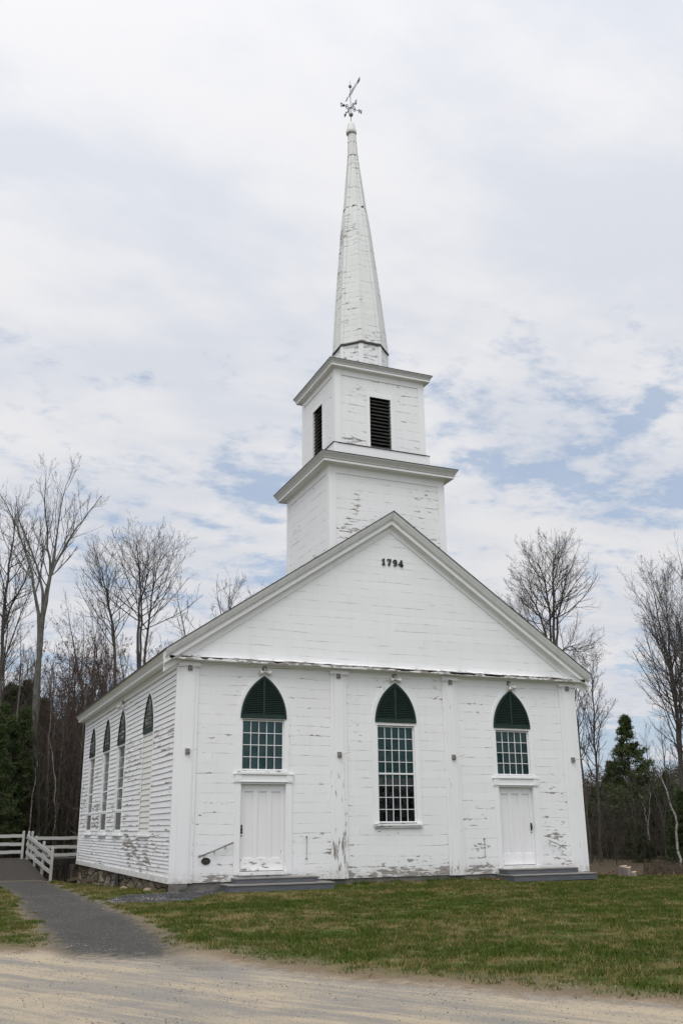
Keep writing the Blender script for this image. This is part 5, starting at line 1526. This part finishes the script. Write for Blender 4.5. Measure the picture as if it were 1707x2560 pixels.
# birches
def birch(pts, Yq, label, seed):
    bs = ground_base(pts[0][0], Yq)
    pts = [(p_[0], p_[1], p_[2] * 1.25) for p_ in pts]
    geo = bare_tree(seed, [stem_px(pts, Yq, bs)], slim=True, k1=9, k2=4, k3=3, k4=0, len1=.16, t0=.4, up=.08)
    make_tree('birch_tree', bs, geo, 'birch', 'twig', label)
birch([(70, 2110, .05), (82, 2000, .045), (90, 1930, .04), (94, 1905, .03), (88, 1880, .02)], 22, 'thin pale birch stem leaning left of the ramp posts', 71)
birch([(134, 2110, .055), (140, 2010, .05), (138, 1950, .045), (132, 1890, .03), (126, 1850, .015)], 23, 'white birch stem behind the ramp railing', 72)
birch([(1700, 2215, .075), (1696, 2140, .07), (1692, 2060, .062), (1670, 1995, .05), (1655, 1950, .04), (1642, 1915, .02)], 5, 'white birch leaning left near the right edge', 73)
birch([(1623, 2100, .05), (1615, 2050, .045), (1608, 2015, .04), (1600, 1985, .02)], 16, 'short thin white birch in front of the dark pines', 74)
birch([(1618, 2100, .03), (1620, 2060, .03), (1623, 2020, .025), (1622, 1960, .015)], 16.4, 'thinner pale birch stem crossing the short birch', 75)

# -- right side
Yd = 24.0; bs = ground_base(1392, Yd)
st = [[(1392, 2110, .27), (1388, 1640, .19), (1383, 1560, .16), (1383, 1480, .11), (1380, 1430, .08), (1386, 1390, .05), (1390, 1352, .012)],
      [(1392, 2110, .27), (1376, 1620, .15), (1374, 1540, .12), (1365, 1470, .09), (1352, 1425, .05), (1340, 1385, .015)],
      [(1392, 2110, .25), (1374, 1620, .15), (1350, 1540, .09), (1325, 1490, .06), (1300, 1450, .02)],
      [(1392, 2110, .25), (1390, 1640, .15), (1392, 1560, .12), (1402, 1510, .09), (1410, 1465, .06), (1418, 1420, .02)],
      [(1392, 2110, .2), (1392, 1650, .14), (1398, 1630, .10), (1415, 1620, .08), (1428, 1612, .05), (1450, 1640, .03), (1462, 1650, .01)],
      [(1392, 2110, .2), (1366, 1650, .12), (1340, 1590, .06), (1310, 1555, .04), (1290, 1520, .015)]]
geo = bare_tree(31, [stem_px(s_, Yd, bs) for s_ in st], k1=20, k2=7, k3=5, k4=2, len1=.21, t0=.34, up=.095, ang=.95, wig=.08)
make_tree('bare_tree', bs, geo, 'bark', 'twigd', 'dense many stemmed bare tree rising behind the right roof slope')
Yd = 14.0; bs = ground_base(1478, Yd)
st = [[(1478, 2185, .12), (1468, 2050, .105), (1455, 1930, .09), (1446, 1850, .075), (1438, 1780, .06), (1434, 1700, .035), (1436, 1640, .01)]]
geo = bare_tree(32, [stem_px(s_, Yd, bs) for s_ in st], k1=26, k2=7, k3=5, k4=2, len1=.20, t0=.35, up=.12, ang=.7)
make_tree('bare_tree', bs, geo, 'bark', 'twigd', 'slender bare tree touching the right corner of the church')
Yd = 15.0; bs = ground_base(1502, Yd)
st = [[(1502, 2185, .14), (1498, 2080, .125), (1490, 1950, .11), (1486, 1870, .09), (1482, 1800, .075), (1480, 1720, .05), (1484, 1640, .01)]]
geo = bare_tree(33, [stem_px(s_, Yd, bs) for s_ in st], k1=24, k2=7, k3=5, k4=2, len1=.24, t0=.3, up=.10, ang=.75)
make_tree('bare_tree', bs, geo, 'bark', 'twig', 'straight bare tree with wide branches right of the church corner')
Yd = 13.0; bs = ground_base(1712, Yd)
st = [[(1712, 2180, .24), (1704, 2000, .21), (1698, 1880, .19), (1690, 1780, .16), (1678, 1700, .13), (1664, 1630, .09), (1648, 1560, .06), (1636, 1490, .035), (1625, 1440, .01)],
      [(1712, 2180, .24), (1704, 2000, .2), (1698, 1880, .16), (1690, 1760, .12), (1676, 1660, .09), (1668, 1580, .06), (1664, 1500, .03), (1662, 1450, .01)],
      [(1712, 2180, .2), (1704, 2000, .18), (1698, 1850, .13), (1700, 1740, .10), (1704, 1640, .07), (1698, 1560, .04), (1690, 1500, .01)]]
geo = bare_tree(34, [stem_px(s_, Yd, bs) for s_ in st], k1=17, k2=8, k3=5, k4=2, len1=.30, t0=.33, up=.11, ang=.8)
make_tree('bare_tree', bs, geo, 'bark', 'twig', 'large spreading bare tree at the right edge, nearest of the right wood', 'tree')
Yd = 18.0; bs = ground_base(1745, Yd)
st = [[(1745, 2180, .24), (1738, 1900, .19), (1730, 1780, .16), (1722, 1660, .11), (1716, 1560, .06), (1712, 1470, .02)],
      [(1745, 2180, .24), (1738, 1900, .19), (1724, 1780, .13), (1708, 1680, .08), (1700, 1600, .04), (1690, 1530, .02)]]
geo = bare_tree(35, [stem_px(s_, Yd, bs) for s_ in st], k1=16, k2=7, k3=5, k4=2, len1=.28, t0=.33, up=.11, ang=.8, buds=.2)
make_tree('bare_tree', bs, geo, 'bark', 'twig', 'second bare tree cut off by the right edge of the photo')
for px, Yq, s_ in ((1460, 36, .42), (1530, 24, .45), (1575, 28, .5), (1640, 26, .62), (1690, 30, .72), (1720, 24, .7), (1600, 34, .5), (1550, 40, .5), (1760, 12, .8), (1800, 6, .85), (1425, 30, .5), (1515, 19, .36), (1590, 15, .33), (1660, 12, .40)):
    q = ground_base(px, Yq); copy_tree(protos[rg.randrange(4)], q, rg.uniform(0, 6.28), s_, BR, 'bare trees in the right wood', rg.uniform(-.04, .04))

# -- pines
def pine(seed, h_, wid, dens=1.0, bot=.12, sparse_top=True, per=12, pw=1.0):
    rng = np.random.default_rng(seed)
    S = spline([(0, 0, 0, h_ * .012 + .04), (rng.normal(0, .1), rng.normal(0, .1), h_ * .5, h_ * .008 + .02), (0, 0, h_, .012)], 18)[None]
    P0_, R0 = S[..., :3], S[..., 3]
    nb = int(h_ * 20 * dens)
    t = np.sort(rng.uniform(bot, .985, nb))
    az = rng.uniform(0, 6.28, nb)
    ln_ = wid * (1 - t) ** pw * rng.uniform(.6, 1.1, nb) * np.where(t < .3, .85, 1) + .14
    z0 = t * h_
    m_ = 6; P1 = np.zeros((nb, m_, 3))
    for q in range(m_):
        f = q / (m_ - 1)
        P1[:, q, 0] = np.cos(az) * ln_ * f; P1[:, q, 1] = np.sin(az) * ln_ * f
        P1[:, q, 2] = z0 + ln_ * (.10 * f + .22 * f * f * (t) * 1.6 - .10 * f * (1 - t))
    P1 += rng.normal(0, .035, P1.shape) * np.arange(m_)[None, :, None] * .5
    R1 = np.linspace(.028, .008, m_)[None] * np.ones((nb, 1))
    P2, R2 = kids(P1, R1, 6, .3, 1.0, .75, .38, 3, .06, .12, rng, minr=.006)
    cent = np.concatenate([P2[:, 1], P2[:, 2], P1[:, -1], P1[:, -2], P1[:, -3], P1[:, -4]])
    n = len(cent)
    c = np.repeat(cent, per, 0) + rng.normal(0, .085, (n * per, 3)) * np.array([1, 1, .55])
    d_ = unit(rng.normal(0, 1, (n * per, 3)) + np.array([0, 0, .45]))
    s_ = unit(np.cross(d_, rng.normal(0, 1, (n * per, 3))))
    ln2 = rng.uniform(.10, .24, (n * per, 1)); wd = rng.uniform(.015, .035, (n * per, 1))
    V = np.stack([c - s_ * wd, c + s_ * wd, c + d_ * ln2], 1).reshape(-1, 3)
    F = np.arange(len(V)).reshape(-1, 3)
    return join([tubes(P0_, R0, 8), tubes(P1, R1, 4), tubes(P2, R2, 3)]), (V, [F]), None
pgeo = [pine(81, 8.7, 4.3, 1.0, .03, per=10, pw=1.35), pine(82, 12.5, 3.4, .9, .18), pine(83, 7.0, 2.6, 1.1, .06)]
q = at(1590, 2100, 20); bs = (q[0], 20, float(H(q[0], 20)) - .1)
make_tree('pine_tree', bs, pgeo[0], 'barkd', 'needle', 'olive green pine with narrow pointed top right of the church', 'tree').scale = (.88,) * 3
pr = [bpy.data.objects[-1]] if False else []
G3 = 'dark pines in the woods'
PL = 'dark green pine among the bare trees left of the church'
PR = 'dark green pine in the wood right of the church'
q = at(35, 2100, 36); p1 = make_tree('pine_tree', (q[0], 36, float(H(q[0], 36))), pgeo[1], 'barkd', 'needled', 'dark pine showing above the fence at far left', 'tree', G3)
p1.scale = (.86,) * 3
q = at(1545, 2100, 26); p2 = make_tree('pine_tree', (q[0], 26, float(H(q[0], 26))), pgeo[2], 'barkd', 'needled', 'low broad pine behind the pointed pine', 'tree', G3)
p2.scale = (.8,) * 3
for px, Yq, s_, kk in ((5, 22.5, .55, 0), (36, 24, .60, 0), (62, 23, .42, 0), (150, 27, .42, 0), (185, 29, .38, 0), (115, 25, .36, 0), (-35, 21, .55, 0), (12, 27, .60, 0), (42, 30, .68, 0), (-20, 25, .62, 0), (100, 34, .60, 0), (80, 40, .82, 0), (-10, 34, .80, 0), (10, 46, .95, 0), (100, 52, .85, 0), (170, 52, .80, 0), (225, 55, .78, 0), (60, 30, .55, 0), (205, 46, .55, 0), (255, 50, .62, 0), (135, 60, .9, 0),
                       (1672, 27, .40, 1), (1700, 24, .42, 1), (1740, 30, .7, 1), (1630, 30, .42, 1), (1500, 32, .65, 1), (1455, 34, .62, 1), (1475, 27, .45, 1), (1560, 18, .32, 1), (1690, 12, .38, 1), (1600, 13, .26, 1), (1655, 17, .52, 1), (1715, 9, .45, 1), (1520, 22, .35, 1), (1535, 36, .7, 1), (1430, 36, .7, 1), (1680, 34, .46, 0), (1740, 36, .55, 0), (1610, 38, .42, 0)):
    q = at(px, 2100, Yq); copy_tree((p1, p2)[kk], (q[0], Yq, float(H(q[0], Yq)) - .1), rg.uniform(0, 6.28), s_, PL if px < 800 else PR, G3 if px < 800 else 'dark pines in the right wood')

# -- thickets: masses of stems and twigs nobody could count
def thicket(name, regions, label, mt, seed, hmin, hmax, kk=(7, 5, 4), rad=.012):
    rng = np.random.default_rng(seed)
    PP = []
    for (px0, px1, y0, y1, n) in regions:
        px = rng.uniform(px0, px1, n); yy = rng.uniform(y0, y1, n)
        for a, b_ in zip(px, yy):
            q = at(a, 2100, b_); PP.append((q[0], b_, float(H(q[0], b_)) - .05))
    PP = np.array(PP); n = len(PP)
    hh_ = rng.uniform(hmin, hmax, n)
    m_ = 6; P = np.zeros((n, m_, 3)); ld = rng.normal(0, .10, (n, 2)); P[:, 0] = PP
    for k in range(1, m_):
        ld = ld + rng.normal(0, .05, (n, 2))
        P[:, k] = P[:, k - 1] + np.stack([ld[:, 0] * hh_ / (m_ - 1), ld[:, 1] * hh_ / (m_ - 1), hh_ / (m_ - 1)], -1)
    Rr = np.linspace(1, .3, m_)[None] * rng.uniform(.6, 1.8, (n, 1)) * rad
    P1, R1 = kids(P, Rr, kk[0], .12, .98, .7, .34, 5, .05, .16, rng, minr=.006)
    P2, R2 = kids(P1, R1, kk[1], .1, .98, .65, .5, 4, .04, .18, rng, minr=.006)
    prt = [tubes(P, Rr, 4), tubes(P1, R1, 3), tubes(P2, R2, 3)]
    V, F = join(prt)
    ob = raw_mesh(name, V, F, M[mt]); tag(ob, label, 'undergrowth', None, 'stuff')
    return ob
thicket('underbrush', [(-30, 330, 22, 34, 260), (-30, 330, 34, 48, 240)], 'dark tangle of brown saplings and twigs behind the ramp', 'thicket', 101, 2.0, 7.5, (8, 5, 4), .014)
thicket('underbrush', [(1440, 1760, 9, 24, 190), (1420, 1760, 24, 40, 150)], 'tangle of bare brown saplings in the wood right of the church', 'twigd', 102, 1.0, 3.6, (7, 5, 4), .010)
thicket('brushwood', [(1600, 1790, 0.6, 4.5, 240)], 'low brown brushwood along the edge of the right wood', 'brushtwig', 103, .15, .5, (6, 4, 3), .005)
def leafmass(name, boxes, label, mt, seed, size=.16):
    """far wood: a deep volume of small twig clumps that closes the view"""
    rng = np.random.default_rng(seed); C_ = []
    for (px0, px1, y0, y1, h0, h1, n) in boxes:
        px = rng.uniform(px0, px1, n); yy = rng.uniform(y0, y1, n)
        d0 = FWD[:, None] + RT[:, None] * (px - 853.5) / FPX + UP[:, None] * (1280 - 2100) / FPX
        xx = CAM[0] + d0[0] * (yy - CAM[1]) / d0[1]
        top = h0 + (h1 - h0) * vnoise(xx, yy, .28, seed, 3)
        zz = H(xx, yy) + top * rng.beta(1.1, 1.6, n) * 1.15
        C_.append(np.stack([xx, yy, zz], -1))
    c = np.concatenate(C_); n = len(c)
    d1 = unit(rng.normal(0, 1, (n, 3))); d2 = unit(np.cross(d1, rng.normal(0, 1, (n, 3))))
    s_ = rng.uniform(.5, 1.5, (n, 1)) * size
    V = np.stack([c - d1 * s_, c + d2 * s_ * .17, c + d1 * s_, c - d2 * s_ * .17], 1).reshape(-1, 3)
    ob = raw_mesh(name, V, np.arange(len(V)).reshape(-1, 4), M[mt]); tag(ob, label, 'woodland', None, 'stuff')
leafmass('distant_woodland', [(-120, 420, 44, 60, 6.0, 12.0, 120000)], 'dark brown mass of the wood behind the ramp', 'thicket', 111, .14)
leafmass('distant_woodland', [(1380, 1800, 62, 90, 4.0, 8.0, 110000)], 'far brown wooded rise seen right of the church', 'farwood', 112, .22)
leafmass('distant_woodland', [(1560, 1800, 36, 50, 2.5, 7.5, 22000)], 'dark evergreen mass low in the right wood', 'needled', 113, .16)
leafmass('distant_woodland', [(-500, -100, 40, 70, 6.0, 12.5, 16000), (1800, 2600, 20, 70, 4, 9, 20000)], 'wood continuing beyond both edges of the view', 'thicket', 114, .25)

def leafbox(name, x0, x1, y0, y1, h0, h1, n, label, mt, seed, size):
    rng = np.random.default_rng(seed)
    xx = rng.uniform(x0, x1, n); yy = rng.uniform(y0, y1, n)
    if seed in (118, 119):      # the wood edge runs slantwise there
        k_ = xx > 1.0 * (yy + 24.3) + 3; xx, yy = xx[k_], yy[k_]; n = len(xx)
    zz = H(xx, yy) + (h0 + (h1 - h0) * vnoise(xx, yy, .28, seed, 3)) * rng.beta(1.1, 1.6, n) * 1.15
    c = np.stack([xx, yy, zz], -1)
    d1 = unit(rng.normal(0, 1, (n, 3))); d2 = unit(np.cross(d1, rng.normal(0, 1, (n, 3)))); s_ = rng.uniform(.5, 1.5, (n, 1)) * size
    V = np.stack([c - d1 * s_, c + d2 * s_ * .17, c + d1 * s_, c - d2 * s_ * .17], 1).reshape(-1, 3)
    ob = raw_mesh(name, V, np.arange(len(V)).reshape(-1, 4), M[mt]); tag(ob, label, 'woodland', None, 'stuff')
leafbox('distant_woodland', -46, -22, 22, 70, 9, 15, 30000, 'wood on the far left side of the churchyard', 'thicket', 115, .30)
leafbox('distant_woodland', -24, -4, 44, 58, 10, 15, 42000, 'brown wood behind the ramp beyond the left edge of view', 'thicket', 117, .26)
leafbox('distant_woodland', 30, 60, -16, 36, 6, 13, 60000, 'wood closing the right side of the churchyard', 'thicket', 118, .28)
leafbox('distant_woodland', 60, 90, -50, 20, 6, 13, 30000, 'wood beyond the road to the right', 'thicket', 119, .34)
for k in range(16):
    x_, y_ = 33 + 1.6 * k + rg.uniform(-1, 1), rg.uniform(-6, 5) - .35 * k
    copy_tree(protos[rg.randrange(4)], (x_, y_, float(H(x_, y_)) - .1), rg.uniform(0, 6.28), rg.uniform(.7, 1.0), 'bare tree standing beyond the right edge of the photo', 'bare trees beyond the right edge')
leafbox('distant_woodland', -30, 70, -72, -58, 4, 11, 26000, 'wood across the road behind the viewer', 'thicket', 116, .35)

# -- stumps
M['stumpbark'] = plain('pale_stump_bark', (0.13, 0.11, 0.095), (0.27, 0.24, 0.21), 5, .9, (3, 3, .6), bump=.8)
for i, (px, w_, h_, Yq, lab) in enumerate(((1557, .16, .31, 1.0, 'left and tallest of the three freshly cut stumps'), (1568, .14, .28, .75, 'middle one of the three freshly cut stumps'), (1580, .14, .15, .7, 'lowest of the three freshly cut stumps'))):
    q = at(px, 2190, Yq); z0 = float(HG(q[0], Yq))
    root = empty('tree_stump', (q[0], Yq, z0), lab, 'tree stump', 'cut stumps at the wood edge')
    b = MB(); n = 16
    for zz, rr in ((-.05, 1.15), (.06, 1.0), (h_ - .02, .95), (h_, .92)):
        for k in range(n):
            a = 2 * math.pi * k / n; j = 1 + .07 * math.sin(3 * a + i) + .03 * math.sin(7 * a)
            b.V.append((q[0] + math.cos(a) * w_ * rr * j, Yq + math.sin(a) * w_ * rr * j, z0 + zz))
    for r_ in range(3):
        for k in range(n): b.F.append((r_ * n + k, r_ * n + (k + 1) % n, (r_ + 1) * n + (k + 1) % n, (r_ + 1) * n + k))
    adopt(b.build('stump_body', M['stumpbark'], None, smooth=True), root)
    b = MB(); b.V = [(q[0] + math.cos(2 * math.pi * k / n) * w_ * .93 * (1 + .07 * math.sin(6 * math.pi * k / n + i)), Yq + math.sin(2 * math.pi * k / n) * w_ * .93 * (1 + .07 * math.sin(6 * math.pi * k / n + i)), z0 + h_ + .002 + .03 * math.cos(2 * math.pi * k / n)) for k in range(n)]
    b.F = [tuple(range(n))]
    adopt(b.build('cut_face', M['cutwood'], None), root)

# ------------------------------------------------------------------ grass blades, pebbles, leaves
rng = np.random.default_rng(201)
def inview(x_, y_, m_=60):
    z_ = HG(x_, y_); D = np.stack([x_ - CAM[0], y_ - CAM[1], z_ - CAM[2]], -1)
    zf = D @ FWD; px = 853.5 + FPX * (D @ RT) / zf; py = 1280 - FPX * (D @ UP) / zf
    return (zf > 1) & (px > -m_) & (px < 1707 + m_) & (py < 2600), zf
n = 420000
gx_ = rng.uniform(-6, 22, n); gy_ = rng.uniform(-17, 14, n)
ok, zf = inview(gx_, gy_)
gx_, gy_, zf = gx_[ok], gy_[ok], zf[ok]
dr_, dp_, dg_ = sdist(ROAD, gx_, gy_), sdist(PATH, gx_, gy_), sdist(GRAV, gx_, gy_)
dw_ = sdist(WOOD, gx_, gy_)
jj = (vnoise(gx_, gy_, 3.2, 77, 3) - .5)
dens = vnoise(gx_, gy_, 3.0, 303, 3)
inch = (gx_ > -.05) & (gx_ < 12.3) & (gy_ > -.02) & (gy_ < 16.2)
stp_ = ((gx_ > 1.2) & (gx_ < 3.95) & (gy_ > -.84) & (gy_ < 0)) | ((gx_ > 9.15) & (gx_ < 11.8) & (gy_ > -.92) & (gy_ < 0))
rampm = (gx_ < -1.3) & (gy_ > 11.5)
keep = (dr_ + jj * 1.2 < -.25) & (dp_ + jj * .8 < -.06) & (dg_ + jj * .5 < -.03) & ~inch & ~stp_ & ~rampm & (dw_ < .6) & (rng.random(len(gx_)) < np.clip((dens - .18) * 2.6, .05, 1) * np.clip((-dr_) / 1.3, .12, 1))
gx_, gy_, dens, zf = gx_[keep], gy_[keep], dens[keep], zf[keep]
tone_ = green_tone(gx_, gy_) + rng.normal(0, .26, len(gx_)) + (dens - .5) * .9 - .01
gz_ = HG(gx_, gy_); n = len(gx_)
nb = 5
hug = np.exp(-np.clip(-gy_ - .02, 0, 9) / .12) * (gx_ > 0) * (gx_ < 12.3)
nearstep = ((gx_ > .9) & (gx_ < 4.3) | (gx_ > 8.8) & (gx_ < 12.2)) & (gy_ > -1.9)
hh_ = (rng.uniform(.018, .055, (n, nb)) * (0.55 + 1.1 * dens[:, None]) * (1 + 1.2 * np.clip(hug, 0, 1)[:, None]) * np.where(nearstep, .45, 1.0)[:, None]) * np.where(zf > 26, 1.25, 1.0)[:, None]
az = rng.uniform(0, 6.28, (n, nb)); ln_ = rng.uniform(.2, 1.1, (n, nb)) * hh_
ox = rng.normal(0, .028, (n, nb)); oy = rng.normal(0, .028, (n, nb))
bx_ = gx_[:, None] + ox; by_ = gy_[:, None] + oy; bz_ = gz_[:, None] - .004 + 0 * ox
wd = rng.uniform(.0035, .0075, (n, nb)) * np.clip(zf / 18, 1, 2)[:, None]
wa = rng.uniform(0, 3.14, (n, nb))
V = np.stack([np.stack([bx_ - np.cos(wa) * wd, by_ - np.sin(wa) * wd, bz_], -1), np.stack([bx_ + np.cos(wa) * wd, by_ + np.sin(wa) * wd, bz_], -1),
              np.stack([bx_ + np.cos(az) * ln_, by_ + np.sin(az) * ln_, bz_ + hh_], -1)], 2).reshape(-1, 3)
tt = np.clip(np.repeat((tone_[:, None] + rng.normal(0, .22, (n, nb))).ravel(), 3), 0, 1)
ob = raw_mesh('grass', V, np.arange(len(V)).reshape(-1, 3), M['grass'], attrs={'tone': tt})
tag(ob, 'short green and straw coloured grass blades of the lawn', 'grass', None, 'stuff')
print('grass tris', len(V) // 3)
# pebbles on road, path and gravel patch
def stones(n, cond, size, label, mt, seed):
    rng = np.random.default_rng(seed)
    x_ = rng.uniform(-6, 8, n); y_ = rng.uniform(-19, 3, n)
    ok, zf = inview(x_, y_); x_, y_ = x_[ok], y_[ok]
    k_ = cond(x_, y_, rng); x_, y_ = x_[k_], y_[k_]
    n = len(x_); s_ = rng.uniform(.35, 1.0, (n, 1, 1)) ** 2 * size
    oc = np.array([(1, 0, 0), (0, 1, 0), (-1, 0, 0), (0, -1, 0), (0, 0, .7), (0, 0, -.5)])
    a = rng.uniform(0, 6.28, n); ca, sa = np.cos(a), np.sin(a)
    P = oc[None] * rng.uniform(.6, 1.25, (n, 6, 1)) * s_
    Q = np.stack([P[..., 0] * ca[:, None] - P[..., 1] * sa[:, None], P[..., 0] * sa[:, None] + P[..., 1] * ca[:, None], P[..., 2]], -1)
    Q += np.stack([x_, y_, HG(x_, y_)], -1)[:, None]
    f = np.array([(0, 1, 4), (1, 2, 4), (2, 3, 4), (3, 0, 4), (1, 0, 5), (2, 1, 5), (3, 2, 5), (0, 3, 5)])
    F = (f[None] + (np.arange(n) * 6)[:, None, None]).reshape(-1, 3)
    ob = raw_mesh('gravel', Q.reshape(-1, 3), F, M[mt]); tag(ob, label, 'gravel', None, 'stuff')
stones(150000, lambda x_, y_, r_: (sdist(ROAD, x_, y_) > -.9) & (r_.random(len(x_)) < .16 + 1.2 * np.clip(vnoise(x_, y_, .8, 5, 3) - .5, 0, 1)), .0125, 'small loose stones scattered on the gravel road', 'pebble', 301)
stones(60000, lambda x_, y_, r_: (sdist(GRAV, x_, y_) > -.08), .022, 'coarse dark gravel at the church corner', 'pebble', 302)
stones(40000, lambda x_, y_, r_: (sdist(PATH, x_, y_) > -.3) & (r_.random(len(x_)) < .25), .012, 'fine grit on the asphalt path', 'pebble', 303)
# dry leaves: by the right step, along the wood edge
rng = np.random.default_rng(77)
lx = np.concatenate([rng.normal(8.9, .22, 160), rng.uniform(12.5, 24, 2600), rng.normal(-1.1, .35, 260)])
ly = np.concatenate([rng.normal(-.22, .10, 160), rng.uniform(-1.2, 5, 2600), rng.uniform(0, 10, 260)])
kq = (sdist(WOOD, lx, ly) > -.4) | (lx < 12); lx, ly = lx[kq], ly[kq]; kq = ~((lx > -.02) & (lx < 12.2) & (ly > -.03)); lx, ly = lx[kq], ly[kq]
n = len(lx); lz = HG(lx, ly) + rng.uniform(.0, .03, n)
c = np.stack([lx, ly, lz], -1); d1 = unit(rng.normal(0, 1, (n, 3)) * np.array([1, 1, .5])); d2 = unit(np.cross(d1, rng.normal(0, 1, (n, 3))))
s_ = rng.uniform(.02, .045, (n, 1))
V = np.stack([c - d1 * s_, c + d2 * s_ * .6, c + d1 * s_, c - d2 * s_ * .6], 1).reshape(-1, 3)
ob = raw_mesh('fallen_leaves', V, np.arange(len(V)).reshape(-1, 4), M['leaf']); tag(ob, 'reddish dry leaves blown beside step and wood edge', 'leaves', None, 'stuff')
print('done')
